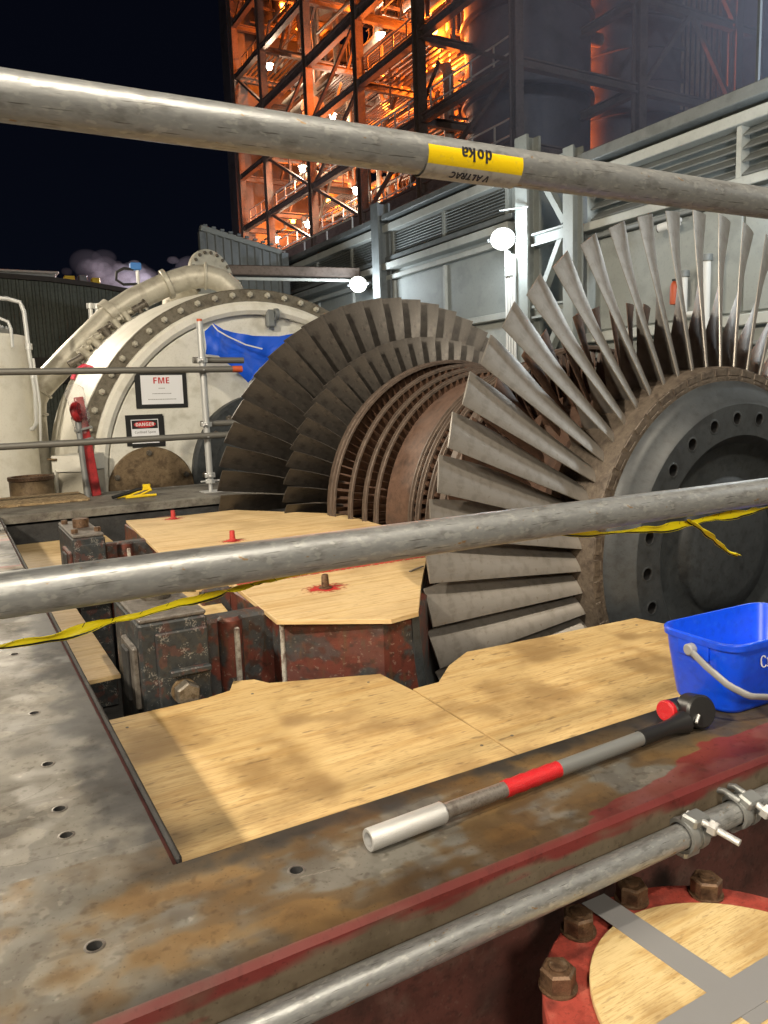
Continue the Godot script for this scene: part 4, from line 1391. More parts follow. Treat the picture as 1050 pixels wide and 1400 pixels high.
	for i in path.size():
		path[i] += po + Vector3(-0.03, 0.05 if i < 12 else 0.0, 0)
	b = Mb.new()
	b.tube(path, 0.14, 24)
	made("pipe", b, M.pipe_cream, cp)
	for q in [[5, 0.18, 0.03], [7, 0.185, 0.05], [10, 0.162, 0.015], [12, 0.162, 0.015], [3, 0.162, 0.015]]:
		b = Mb.new()
		var p: Vector3 = path[q[0]]
		var d: Vector3 = (path[q[0] + 1] - path[q[0] - 1]).normalized()
		b.cyl(p - d * q[2], p + d * q[2], q[1], 22, -1.0, 0.006)
		made("pipe_flange", b, M.pipe_cream, cp)
	# round blank flange on a stub behind the pipe
	var bf := thing("round_blank_flange", "round pale bolted flange standing on top of the hood", "pipe flange", Vector3(3.15, 1.9, -10.0))
	var n := Vector3(0.42, 0.12, 0.9).normalized()
	var c := Vector3(0, 0.42, 0)
	b = Mb.new()
	b.cyl(c - n * 0.03, c + n * 0.03, 0.37, 36, -1.0, 0.006)
	var disc := made("disc", b, M.pipe_cream, bf)
	for i in 20:
		var t := Mb.along(c + n * 0.028, c + n)
		var a := TAU * i / 20.0
		var hb := Mb.new()
		hb.hexbolt(t * T(cos(a) * 0.325, 0, sin(a) * 0.325), 0.024, 0.022)
		made("bolt", hb, M.bolt, disc)
	b = Mb.new()
	b.tube([c - n * 0.02, c - n * 0.4, c - n * 0.6 + Vector3(0, -0.15, 0), c - n * 0.66 + Vector3(0, -0.5, 0)], 0.26, 24)
	made("neck", b, M.pipe_cream, bf)
	b = Mb.new()
	beam_box(b, c + n * 0.06 + Vector3(-0.14, -0.05, 0), c + n * 0.06 + Vector3(0.1, 0.1, 0), 0.03, 0.03)
	made("davit_bar", b, M.pipe_cream, bf)
	# valves and small fittings between pipe and shell
	var vr := RandomNumberGenerator.new()
	vr.seed = 5
	var vt := thing("valve_cluster", "cluster of cream valves and fittings under the crossover pipe", "valves", Vector3(2.0, 1.6, -9.2))
	for i in 7:
		b = Mb.new()
		var a := deg_to_rad(116.0 + i * 4.5)
		var p := Vector3(3.0 + cos(a) * 2.04, sin(a) * 2.0, -9.3 - vr.randf() * 0.2) - vt.position
		var dd := Vector3(cos(a), sin(a), 0)
		b.cyl(p - dd * 0.06, p + dd * vr.randf_range(0.05, 0.13), vr.randf_range(0.025, 0.05), 12)
		var q := p + dd * 0.07
		b.cyl(q - Vector3(0.07, 0.03, 0), q + Vector3(0.07, 0.05, 0), vr.randf_range(0.025, 0.04), 12)
		b.cyl(q + Vector3(0.07, 0.05, 0), q + Vector3(0.085, 0.06, 0), 0.055, 12)
		made("valve", b, M.pipe_cream if i % 3 else M.bolt, vt)
	# blue junction box on a thin white stand, with its cable
	var jb := thing("blue_instrument_box", "small blue instrument box on a white stand before the steam", "instrument box", Vector3(2.2, 2.0, -9.9))
	made("box", bx(Vector3(0.13, 0.085, 0.09), Vector3(-0.02, 0.41, 0), 0.012), M.blue_box, jb)
	b = Mb.new()
	b.cyl(Vector3(0, -0.1, 0), Vector3(0, 0.37, 0), 0.02, 8)
	b.cyl(Vector3(0.08, -0.1, 0), Vector3(0.08, 0.22, 0), 0.016, 8)
	made("stand", b, M.white_metal, jb)
	b = Mb.new()
	b.tube([Vector3(-0.05, 0.37, 0.02), Vector3(-0.16, 0.38, 0.02), Vector3(-0.25, 0.33, 0.02), Vector3(-0.26, 0.24, 0.02), Vector3(-0.18, 0.19, 0.02), Vector3(-0.02, 0.2, 0.02)], 0.017, 8)
	made("cable", b, M.black, jb)
	var tpz := thing("twin_vent_pipe", "pair of thin white vent pipes left of the cream crossover pipe", "pipe", Vector3(1.62, 1.3, -9.9))
	for i in 2:
		b = Mb.new()
		b.cyl(Vector3(i * 0.075, 0, 0), Vector3(i * 0.075, 0.62, 0), 0.026, 10)
		b.cyl(Vector3(i * 0.075, 0.6, 0), Vector3(i * 0.075, 0.66, 0), 0.042, 10)
		made("pipe", b, M.white_metal, tpz)
	b = Mb.new()
	b.box(Vector3(0.3, 0.06, 0.06), T(0.2, 0.45, 0), 0.01)
	made("clamp", b, M.white_metal, tpz)
	# signs on the left plate
	var s := thing("fme_sign", "white FME notice on a black board on the cream end plate", "sign", Vector3(1.93, 0.885, -8.022))
	s.rotation.z = deg_to_rad(-0.5)
	made("board", bx(Vector3(0.52, 0.36, 0.012), Vector3(0, 0, 0), 0.002), M.sign_black, s)
	made("notice", bx(Vector3(0.42, 0.29, 0.003), Vector3(0.005, 0.004, 0.0085)), M.paper, s)
	text("letters", "FME", 0.085, M.ink_red, s, T(0, 0.095, 0.011), "Droid Sans", true)
	for l in [[0.018, 0.06], [-0.035, 0.19], [-0.092, 0.28]]:
		var ln := Mb.new()
		var x: float = -l[1] * 0.5
		while x < l[1] * 0.5:
			var w := vr.randf_range(0.006, 0.014)
			ln.box(Vector3(w, 0.007, 0.001), T(x + w * 0.5, l[0], 0.0108))
			x += w + 0.004
		made("small_print", ln, M.ink_grey, s)
	var d := thing("danger_sign", "black and white danger sign below the FME notice", "sign", Vector3(1.735, 0.49, -8.022))
	made("board", bx(Vector3(0.37, 0.31, 0.012), Vector3(0, 0, 0), 0.002), M.sign_black, d)
	made("backing", bx(Vector3(0.33, 0.31, 0.012), Vector3(0.03, -0.018, -0.004)), M.sign_black, d)
	made("notice", bx(Vector3(0.27, 0.24, 0.003), Vector3(0.0, -0.012, 0.0085)), M.paper, d)
	made("header", bx(Vector3(0.255, 0.085, 0.003), Vector3(0.0, 0.058, 0.0098)), M.sign_black, d)
	b = Mb.new()
	b.lathe([Vector2(0, 0), Vector2(0.5, 0), Vector2(0.5, 0.002), Vector2(0, 0.002)], 40, Transform3D(Basis(Vector3(0.215, 0, 0), Vector3(0, 0, 1), Vector3(0, -0.066, 0)), Vector3(0, 0.058, 0.0115)))
	made("red_oval", b, M.tool_red, d)
	text("danger_letters", "DANGER", 0.046, M.white, d, T(0, 0.058, 0.0142), "Droid Sans", true)
	text("words", "Confined Space", 0.03, M.ink, d, T(0, -0.02, 0.0106))
	# blue tarp over the bearing
	var tarp := Mb.new()
	var topl := [Vector2(2.30, 1.44), Vector2(2.4, 1.52), Vector2(2.5, 1.46), Vector2(2.8, 1.40), Vector2(3.1, 1.40), Vector2(3.42, 1.46)]
	var botl := [Vector2(2.31, 1.22), Vector2(2.42, 1.2), Vector2(2.55, 1.1), Vector2(2.73, 0.93), Vector2(2.86, 1.08), Vector2(3.42, 1.28)]
	var N := 30
	var K := 10
	var fz := nz(1.6, 3, 33)
	var pts := []
	for i in N + 1:
		var f := i / float(N) * 5.0
		var i0 := mini(int(f), 4)
		var a: Vector2 = topl[i0].lerp(topl[i0 + 1], f - i0)
		var q: Vector2 = botl[i0].lerp(botl[i0 + 1], f - i0)
		var col := []
		for j in K + 1:
			var p := a.lerp(q, j / float(K))
			col.append(Vector3(p.x, p.y, -7.68 + 0.09 * fz.get_noise_2d(p.x * 1.4, p.y * 0.8) + 0.05 * sin(p.x * 9.0 + p.y * 14.0) * (j / float(K))))
		pts.append(col)
	for i in N:
		for j in K:
			tarp.quad(pts[i][j + 1], pts[i + 1][j + 1], pts[i + 1][j], pts[i][j], 1)
	tag(made("blue_tarp", tarp, M.tarp), "bright blue tarp draped between the white post and the dark blades", "tarp")
	b = Mb.new()
	b.tube([Vector3(2.36, 1.5, -7.56), Vector3(2.4, 1.44, -7.54), Vector3(2.5, 1.38, -7.53), Vector3(2.68, 1.3, -7.53), Vector3(2.85, 1.26, -7.53)], 0.008, 6)
	tag(made("tie_rope", b, M.white), "thin white tie rope lying over the blue tarp", "rope")


# ---------------------------------------------------------------- outer casing
func build_casing() -> void:
	var o := thing("turbine_casing", "open turbine casing with a wide worn steel flange around the pit", "machine casing", Vector3(3.0, -0.9, -3.75))
	var off := -o.position
	# flange ring, cut with CSG so that the stud holes are real
	var parts := [
		["flange_plate", PackedVector2Array([Vector2(-1.1, -7.05), Vector2(0.25, -7.05), Vector2(0.25, -1.17), Vector2(6.9, -1.17), Vector2(6.9, -0.885), Vector2(-1.1, -0.885)]), [[0.112, -1.968], [0.109, -1.656], [0.107, -1.449], [0.106, -1.348], [0.102, -1.032], [0.105, -2.5], [0.106, -3.2], [0.1, -4.0], [0.402, -1.042], [2.1, -1.04], [2.8, -1.04]]],
		["flange_plate", PackedVector2Array([Vector2(0.2505, -7.05), Vector2(6.9, -7.05), Vector2(6.9, -5.97), Vector2(0.2505, -5.97)]), []],
		["flange_plate", PackedVector2Array([Vector2(5.75, -5.9695), Vector2(6.9, -5.9695), Vector2(6.9, -1.1705), Vector2(5.75, -1.1705)]), []]]
	for p in parts:
		var b := Mb.new()
		b.prism(p[1], -0.062, 0.0, T(off.x, off.y, off.z), 0.009)
		var holes: Array = p[2]
		if holes.is_empty():
			made(p[0], b, M.casing_plain, o)
			continue
		var csg := CSGMesh3D.new()
		csg.name = numbered(p[0], o)
		csg.mesh = b.done()
		csg.material = M.casing
		o.add_child(csg, true)
		for h in holes:
			var cut := CSGCylinder3D.new()
			cut.name = numbered("bolt_hole", csg)
			cut.operation = CSGShape3D.OPERATION_SUBTRACTION
			cut.radius = 0.0105
			cut.height = 0.1
			cut.sides = 20
			cut.position = Vector3(h[0], -0.01, h[1]) + off
			cut.material = M.casing_dark
			csg.add_child(cut, true)
		for h in holes:
			var ring := Mb.new()
			ring.lathe([Vector2(0.0107, 0.0), Vector2(0.0107, 0.0012), Vector2(0.013, 0.0012), Vector2(0.0145, 0.0004)], 20, T(h[0], 0.0, h[1]).translated(off))
			made("hole_rim", ring, M.block_top, o)
			var plug := Mb.new()
			plug.cyl(Vector3(h[0], -0.12, h[1]) + off, Vector3(h[0], -0.064, h[1]) + off, 0.016, 12)
			made("stud_bore", plug, M.black, o)
	# inner edge lip of the left flange: a dark rounded bar
	var lip := Mb.new()
	lip.box(Vector3(0.01, 0.05, 4.78), T(0.2555, -0.026, -3.57).translated(off), 0.006)
	made("flange_edge", lip, M.casing_dark, o)
	# second step under the front beam, then the red wall
	var b := Mb.new()
	b.box(Vector3(8.0, 0.03, 0.24), T(2.9, -0.0775, -1.03).translated(off))
	made("beam_underside", b, M.casing_dark, o)
	b = Mb.new()
	b.box(Vector3(8.0, 0.8, 0.1), T(2.9, -0.5, -1.06).translated(off))
	made("front_wall", b, M.red_wall, o)
	# vertical ribs on the front wall
	for x: float in [1.62, 2.4, 3.2]:
		b = Mb.new()
		b.box(Vector3(0.03, 0.78, 0.05), T(x, -0.5, -0.985).translated(off), 0.004)
		made("wall_rib", b, M.red_wall, o)
	b = Mb.new()
	b.box(Vector3(0.12, 0.82, 6.1), T(0.18, -0.49, -4.0).translated(off))
	b.box(Vector3(5.6, 0.82, 0.12), T(3.0, -0.49, -6.035).translated(off))
	b.box(Vector3(0.12, 0.82, 6.1), T(5.82, -0.49, -4.0).translated(off))
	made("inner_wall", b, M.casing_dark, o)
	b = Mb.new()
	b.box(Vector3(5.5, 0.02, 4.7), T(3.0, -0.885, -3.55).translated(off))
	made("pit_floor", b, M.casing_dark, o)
	b = Mb.new()
	b.box(Vector3(1.2, 0.78, 6.0), T(-0.55, -0.5, -4.0).translated(off))
	b.box(Vector3(7.6, 0.78, 0.8), T(3.0, -0.5, -6.55).translated(off))
	made("outer_wall", b, M.red_wall, o)


# ---------------------------------------------------------------- inner casing
func build_inner() -> void:
	var o := thing("inner_casing", "red and black painted inner casing half under the plywood sheets", "machine casing", Vector3(1.0, -0.9, -3.75))
	var off := -o.position
	var b := Mb.new()
	# left half body, seen from above: outer wall, diagonal front, bore edge that follows the rotor
	var body := PackedVector2Array([Vector2(0.93, -5.12), Vector2(0.93, -2.42), Vector2(1.2, -2.19), Vector2(1.345, -2.19), Vector2(1.52, -2.42), Vector2(1.9, -2.95), Vector2(1.99, -3.3), Vector2(2.0, -4.2), Vector2(1.9, -4.56), Vector2(1.5, -5.1), Vector2(1.33, -5.3), Vector2(1.2, -5.3)])
	b.prism(body, -0.55, -0.022, T(off.x, off.y, off.z), 0.006)
	made("casing_wall", b, M.inner, o)
	b = Mb.new()
	b.prism(PackedVector2Array([Vector2(5.07, -5.12), Vector2(5.07, -2.42), Vector2(4.8, -2.19), Vector2(4.655, -2.19), Vector2(4.48, -2.42), Vector2(4.1, -2.95), Vector2(4.0, -3.3), Vector2(4.0, -4.2), Vector2(4.1, -4.56), Vector2(4.5, -5.1), Vector2(4.67, -5.3), Vector2(4.8, -5.3)]), -0.55, -0.022, T(off.x, off.y, off.z), 0.006)
	made("casing_wall", b, M.inner, o)
	# weld bead down the front corner
	b = Mb.new()
	b.cyl(Vector3(0.93, -0.4, -2.42) + off, Vector3(0.93, -0.03, -2.42) + off, 0.009, 8)
	made("weld_bead", b, M.chip_white, o)
	# flow guides: flared half rings round the last blades (lower half)
	for s: float in [1.0, -1.0]:
		b = Mb.new()
		var pr := [Vector2(1.16, 0.78), Vector2(1.26, 1.0), Vector2(1.4, 1.2), Vector2(1.53, 1.36), Vector2(1.66, 1.57), Vector2(1.69, 1.57), Vector2(1.69, 1.5), Vector2(1.58, 1.3), Vector2(1.45, 1.1), Vector2(1.3, 0.9), Vector2(1.2, 0.75), Vector2(1.16, 0.78)]
		var t := Transform3D(Basis(Vector3.RIGHT, PI / 2), AXIS + Vector3(0, -0.012, 0) + off)
		if s < 0:
			for i in pr.size():
				pr[i] = Vector2(pr[i].x, -pr[i].y)
			pr.reverse()
		# angle about the axis: lower half only
		b.lathe(pr, 64, t, -PI / 2, PI / 2)
		made("flow_guide", b, M.hub_dark, o)
	# brackets between the blocks and the casing wall, with half round ribs
	for z: float in [-2.56, -4.35]:
		b = Mb.new()
		b.box(Vector3(0.27, 0.42, 0.09), T(0.805, -0.215, z).translated(off), 0.01)
		made("bracket", b, M.inner, o)
		b = Mb.new()
		b.cyl(Vector3(0.775, -0.4, z + 0.05) + off, Vector3(0.775, 0.002, z + 0.05) + off, 0.042, 16, -1.0, 0.01)
		made("rib", b, M.inner, o)
		b = Mb.new()
		b.box(Vector3(0.02, 0.24, 0.012), T(0.785, -0.15, z + 0.092).translated(off), 0.004)
		made("bare_strip", b, M.chip_white, o)
	for z: float in [-3.0, -3.4, -3.9]:
		b = Mb.new()
		b.box(Vector3(0.12, 0.4, 0.05), T(0.875, -0.21, z).translated(off), 0.008)
		made("web", b, M.inner, o)
	# support blocks
	var specs := [[-2.37, 0.41, "near black support block with a large hex bolt, paint flaked off", -0.0], [-4.2, 0.6, "far grey support block with bolts on its top", 0.055]]
	var k := 0
	for s in specs:
		var z0: float = s[0]
		var x0: float = 0.445 + s[3]
		var sb := thing("support_block", s[2], "machine block", Vector3((x0 + 0.66) * 0.5, -0.88, z0 - s[1] * 0.5), "support blocks of the inner casing")
		var so := -sb.position
		var w := 0.66 - x0
		b = Mb.new()
		b.box(Vector3(w, 0.93, s[1]), T(0.66 - w * 0.5, -0.405, z0 - s[1] * 0.5).translated(so), 0.008)
		made("body", b, M.block, sb)
		b = Mb.new()
		b.box(Vector3(w - 0.004, 0.016, s[1] - 0.004), T(0.66 - w * 0.5, 0.068, z0 - s[1] * 0.5).translated(so), 0.005)
		made("top_plate", b, M.block_top, sb)
		b = Mb.new()
		b.box(Vector3(w * 0.76, 0.27, 0.016), T(0.66 - w * 0.4, -0.11, z0 + 0.006).translated(so), 0.004)
		made("front_plate", b, M.block, sb)
		b = Mb.new()
		b.box(Vector3(0.02, 0.2, s[1] * 0.45), T(x0 - 0.008, -0.12, z0 - s[1] * 0.3).translated(so), 0.005)
		made("side_key", b, M.inner if k == 1 else M.block_top, sb)
		b = Mb.new()
		b.box(Vector3(0.012, 0.17, s[1] * 0.2), T(x0 - 0.022, -0.12, z0 - s[1] * 0.3).translated(so), 0.004)
		made("side_shim", b, M.casing_dark, sb)
		if k == 0:
			b = Mb.new()
			b.box(Vector3(0.13, 0.02, 0.03), T(0.59, -0.105, z0 + 0.022).translated(so), 0.004)
			made("lock_bar", b, M.block, sb)
			b = Mb.new()
			b.lathe([Vector2(0, 0), Vector2(0.04, 0), Vector2(0.04, 0.014), Vector2(0, 0.014)], 20, Transform3D(Basis(Vector3.RIGHT, PI / 2), Vector3(0.565, -0.168, z0 + 0.013) + so))
			var ws := made("washer", b, M.yellow, sb)
			ws.material_override = M.cover_brown
			b = Mb.new()
			b.hexbolt(Transform3D(Basis(Vector3.RIGHT, PI / 2), Vector3(0.568, -0.168, z0 + 0.026) + so), 0.04, 0.045, 0.4, 0.0)
			made("hex_bolt", b, M.bolt, sb)
			# stacked shim washers on top
			b = Mb.new()
			for i in 5:
				b.cyl(Vector3(0.56, 0.077 + i * 0.006, z0 - 0.26) + so, Vector3(0.56, 0.0815 + i * 0.006, z0 - 0.26) + so, 0.05, 20)
			made("spring_washer", b, M.bolt, sb)
		else:
			b = Mb.new()
			b.cyl(Vector3(0.585, 0.075, z0 - 0.3) + so, Vector3(0.585, 0.125, z0 - 0.3) + so, 0.042, 20, -1.0, 0.004)
			made("round_plug", b, M.rust_nut, sb)
			for q in [[0.525, -0.1], [0.64, -0.1], [0.525, -0.5], [0.64, -0.5]]:
				b = Mb.new()
				b.hexbolt(T(q[0], 0.076, z0 + q[1]).translated(so), 0.019, 0.022, 0.4, 0.0)
				made("bolt", b, M.rust_nut, sb)
		k += 1


# ---------------------------------------------------------------- rotor
func blade_mesh(r0: float, r1: float, w0: float, c1: float, out0: float, out1: float, in0: float, in1: float, thick: float, s: float, te := -0.06) -> ArrayMesh:
	# radial along +y, axial along z; s = 1: the trailing edge lies towards +z and -x, s = -1: mirrored in z.
	# the camber line turns from the outlet angle to the inlet angle; the root is strongly curved, the tip nearly flat
	var b := Mb.new()
	var n := 10
	var xs := [0.0, 0.08, 0.2, 0.36, 0.55, 0.75, 0.9, 1.0]
	var m := xs.size()
	var rings := []
	for i in n + 1:
		var f := i / float(n)
		var r := lerpf(r0, r1, f)
		var c := lerpf(w0, c1, pow(f, 0.8))
		var bo := deg_to_rad(lerpf(out0, out1, f))
		var bi := deg_to_rad(lerpf(in0, in1, pow(f, 0.75)))
		var th := thick * (1.0 - 0.55 * f)
		var line := [Vector2.ZERO]
		var p := Vector2.ZERO
		for k in range(1, m):
			var mid: float = (xs[k] + xs[k - 1]) * 0.5
			var a := lerpf(bo, bi, mid)
			p += Vector2(sin(a), -cos(a)) * c * (xs[k] - xs[k - 1])
			line.append(p)
		var shift := Vector2(te, -p.y * 0.5)
		var up := []
		var dn := []
		for k in m:
			var a := lerpf(bo, bi, xs[k])
			var q: Vector2 = line[k] + shift
			var nm := Vector3(cos(a), 0, sin(a) * s)
			var h: float = th * (0.22 + 0.78 * pow(sin(PI * pow(xs[k], 0.8)), 0.8)) * 0.5
			var o := Vector3(q.x, r, q.y * s)
			up.append(o + nm * h)
			dn.append(o - nm * h)
		dn.reverse()
		rings.append([up, dn, f])
	for i in n:
		for sd in 2:
			for k in m - 1:
				var a: Vector3 = rings[i][sd][k]; var bb: Vector3 = rings[i][sd][k + 1]
				var c2: Vector3 = rings[i + 1][sd][k + 1]; var d: Vector3 = rings[i + 1][sd][k]
				var u0: float = xs[k] if sd == 0 else 1.0 - xs[m - 1 - k]
				var u1: float = xs[k + 1] if sd == 0 else 1.0 - xs[m - 2 - k]
				var f0: float = rings[i][2]; var f1: float = rings[i + 1][2]
				if s > 0:
					b.quad(a, bb, c2, d, 1 + sd, Vector2(u0 * 0.4, f0), Vector2(u1 * 0.4, f0), Vector2(u1 * 0.4, f1), Vector2(u0 * 0.4, f1))
				else:
					b.quad(bb, a, d, c2, 1 + sd, Vector2(u1 * 0.4, f0), Vector2(u0 * 0.4, f0), Vector2(u0 * 0.4, f1), Vector2(u1 * 0.4, f1))
		for sd in 2:
			var a: Vector3 = rings[i][sd][m - 1]; var bb: Vector3 = rings[i][1 - sd][0]
			var c2: Vector3 = rings[i + 1][1 - sd][0]; var d: Vector3 = rings[i + 1][sd][m - 1]
			if s > 0:
				b.quad(a, bb, c2, d)
			else:
				b.quad(bb, a, d, c2)
	for k in m - 1:
		var u: Array = rings[n][0]
		var w: Array = rings[n][1]
		if s > 0:
			b.quad(u[k], u[k + 1], w[m - 2 - k], w[m - 1 - k])
		else:
			b.quad(u[k + 1], u[k], w[m - 1 - k], w[m - 2 - k])
	return b.done()


func build_rotor() -> void:
	var o := thing("turbine_rotor", "huge double flow turbine rotor with rings of long steel blades", "turbine rotor", AXIS)
	var ax := Transform3D(Basis(Vector3.RIGHT, PI / 2), Vector3.ZERO)   # lathe y -> +z
	var b := Mb.new()
	# drum, symmetrical about the middle
	var half := [Vector2(0.83, 0.0), Vector2(0.83, 0.125), Vector2(0.82, 0.135), Vector2(0.7, 0.14), Vector2(0.66, 0.5), Vector2(0.66, 0.72), Vector2(0.74, 0.76), Vector2(0.74, 1.1), Vector2(0.66, 1.14), Vector2(0.66, 1.2)]
	var pr := []
	for i in half.size():
		var v: Vector2 = half[half.size() - 1 - i]
		pr.append(Vector2(v.x, -v.y))
	for i in range(1, half.size()):
		pr.append(half[i])
	b.lathe(pr, 120, ax)
	made("drum", b, M.drum, o)
	# last wheels
	for s: float in [1.0, -1.0]:
		b = Mb.new()
		var wp := [Vector2(0.0, 1.18), Vector2(0.77, 1.18), Vector2(0.80, 1.21), Vector2(0.80, 1.47), Vector2(0.79, 1.5), Vector2(0.7, 1.5)]
		if s > 0:
			b.lathe(wp, 120, ax)
		else:
			var q := []
			for v: Vector2 in wp:
				q.append(Vector2(v.x, -v.y))
			q.append(Vector2(0, -1.5))
			q.reverse()
			b.lathe(q, 120, ax)
		made("wheel_rim", b, M.hub_rim, o)
	# blade root blocks on the near rim
	var rt := Mb.new()
	rt.box(Vector3(0.074, 0.032, 0.016), T(0, 0.772, 1.4945), 0.004)
	rt.box(Vector3(0.06, 0.016, 0.016), T(0, 0.746, 1.4935), 0.004)
	var rtm := rt.done()
	for i in 54:
		var m := put("blade_root", rtm, M.hub_rim, o)
		m.rotation.z = TAU * (i + 0.5) / 54.0
	# grey end disc with stud holes (CSG, so that the holes are real)
	b = Mb.new()
	b.lathe([Vector2(0.0, 1.40), Vector2(0.735, 1.40), Vector2(0.735, 1.508), Vector2(0.7, 1.54), Vector2(0.66, 1.556), Vector2(0.648, 1.575), Vector2(0.635, 1.585), Vector2(0.5, 1.585), Vector2(0.488, 1.577), Vector2(0.465, 1.54), Vector2(0.43, 1.522), Vector2(0.36, 1.513), Vector2(0.315, 1.514), Vector2(0.30, 1.52), Vector2(0.29, 1.535), Vector2(0.22, 1.545), Vector2(0.0, 1.545)], 120, ax)
	var csg := CSGMesh3D.new()
	csg.name = "end_disc"
	csg.mesh = b.done()
	csg.material = M.hub_grey
	o.add_child(csg, true)
	for i in 24:
		var a := TAU * (i + 0.25) / 24.0
		var cut := CSGCylinder3D.new()
		cut.name = numbered("stud_hole", csg)
		cut.operation = CSGShape3D.OPERATION_SUBTRACTION
		cut.radius = 0.025
		cut.height = 0.16
		cut.sides = 24
		cut.material = M.black
		cut.transform = Transform3D(Basis(Vector3.RIGHT, PI / 2), Vector3(cos(a) * 0.573, sin(a) * 0.573, 1.585))
		csg.add_child(cut, true)
		var ring := Mb.new()
		ring.lathe([Vector2(0.0255, 0), Vector2(0.0255, 0.002), Vector2(0.03, 0.002), Vector2(0.033, 0.0005)], 24, Transform3D(Basis(Vector3.RIGHT, PI / 2), Vector3(cos(a) * 0.573, sin(a) * 0.573, 1.585)))
		made("hole_rim", ring, M.hub_grey, o)
	b = Mb.new()
	b.lathe([Vector2(0.464, 1.5415), Vector2(0.43, 1.5235), Vector2(0.36, 1.5145), Vector2(0.317, 1.5155)], 96, ax)
	made("dished_face", b, M.hub_dark, o)
	# long blades at both ends; the near ones bright, the far ones dark
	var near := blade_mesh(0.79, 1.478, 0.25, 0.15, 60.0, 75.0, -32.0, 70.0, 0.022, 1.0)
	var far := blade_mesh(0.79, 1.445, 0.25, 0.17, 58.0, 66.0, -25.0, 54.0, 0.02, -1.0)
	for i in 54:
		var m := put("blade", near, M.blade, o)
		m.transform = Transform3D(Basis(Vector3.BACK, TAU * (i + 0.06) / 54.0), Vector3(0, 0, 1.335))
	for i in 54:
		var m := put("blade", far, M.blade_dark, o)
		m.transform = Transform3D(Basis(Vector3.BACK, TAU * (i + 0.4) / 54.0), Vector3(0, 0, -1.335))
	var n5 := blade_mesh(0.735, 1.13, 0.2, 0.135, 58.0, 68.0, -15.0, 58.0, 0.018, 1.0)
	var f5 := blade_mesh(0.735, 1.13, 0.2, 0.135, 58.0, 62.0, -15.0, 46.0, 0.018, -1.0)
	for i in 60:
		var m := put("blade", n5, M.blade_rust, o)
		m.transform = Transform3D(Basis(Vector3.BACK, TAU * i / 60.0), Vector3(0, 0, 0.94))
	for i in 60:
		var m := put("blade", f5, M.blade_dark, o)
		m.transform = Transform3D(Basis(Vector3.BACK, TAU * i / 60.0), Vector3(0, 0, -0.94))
	# shrouded short stages: axial place, shroud radius, shroud width, hub radius
	var st := [[0.195, 0.865, 0.034, 0.685], [0.30, 0.885, 0.036, 0.67], [0.44, 0.91, 0.04, 0.665], [0.635, 0.945, 0.10, 0.66]]
	for s: float in [1.0, -1.0]:
		var mm := MultiMesh.new()
		mm.transform_format = MultiMesh.TRANSFORM_3D
		mm.mesh = blade_mesh(0.64, 0.89, 0.075, 0.065, 60.0, 64.0, -20.0, 10.0, 0.011, s, -0.02)
		mm.instance_count = 4 * 110
		var k := 0
		for g in st:
			b = Mb.new()
			var r: float = g[1]
			var w: float = g[2] * 0.5
			var zc: float = g[0] * s
			b.lathe([Vector2(r - 0.016, zc - w), Vector2(r - 0.003, zc - w), Vector2(r, zc - w + 0.004), Vector2(r, zc - w * 0.3), Vector2(r + 0.008, zc - w * 0.25), Vector2(r + 0.008, zc + w * 0.25), Vector2(r, zc + w * 0.3), Vector2(r, zc + w - 0.004), Vector2(r - 0.003, zc + w), Vector2(r - 0.016, zc + w), Vector2(r - 0.016, zc - w)], 140, ax)
			made("shroud_ring", b, M.shroud, o)
			for i in 110:
				var sc: float = (r - 0.014 - 0.64) / 0.25
				var bs := Basis(Vector3.BACK, TAU * i / 110.0) * Basis.from_scale(Vector3(1, 1, 1.0 + g[2] * 3.0))
				# move outwards so that the tip meets the shroud
				mm.set_instance_transform(k, Transform3D(bs, bs * Vector3(0, r - 0.014 - 0.89, 0) + Vector3(0, 0, zc)))
				k += 1
		var mi := MultiMeshInstance3D.new()
		mi.name = numbered("stage_blades", o)
		mi.multimesh = mm
		mi.material_override = M.blade_rust
		o.add_child(mi, true)
		stuff(mi)
		# wheel discs under the short stages
		b = Mb.new()
		for g in st:
			var zc: float = g[0] * s
			b.lathe([Vector2(0.6, zc - 0.03), Vector2(g[3] + 0.02, zc - 0.03), Vector2(g[3] + 0.02, zc + 0.03), Vector2(0.6, zc + 0.03)], 120, ax)
		made("stage_wheel", b, M.drum, o)


# ---------------------------------------------------------------- plywood and what lies on it
func pv(a: Array) -> PackedVector2Array:
	var p := PackedVector2Array()
	for i in range(0, a.size(), 2):
		p.append(Vector2(a[i], a[i + 1]))
	return p


func sheet(called: String, label: String, poly: PackedVector2Array, y: float, th: float, m: Material, group := "") -> Node3D:
	var o := thing(called, label, "plywood sheet", Vector3(poly[0].x, y, poly[0].y), group)
	var b := Mb.new()
	b.prism(poly, 0.003, th, T(-poly[0].x, 0, -poly[0].y), 0.0015)
	made("face_board", b, m, o)
	return o


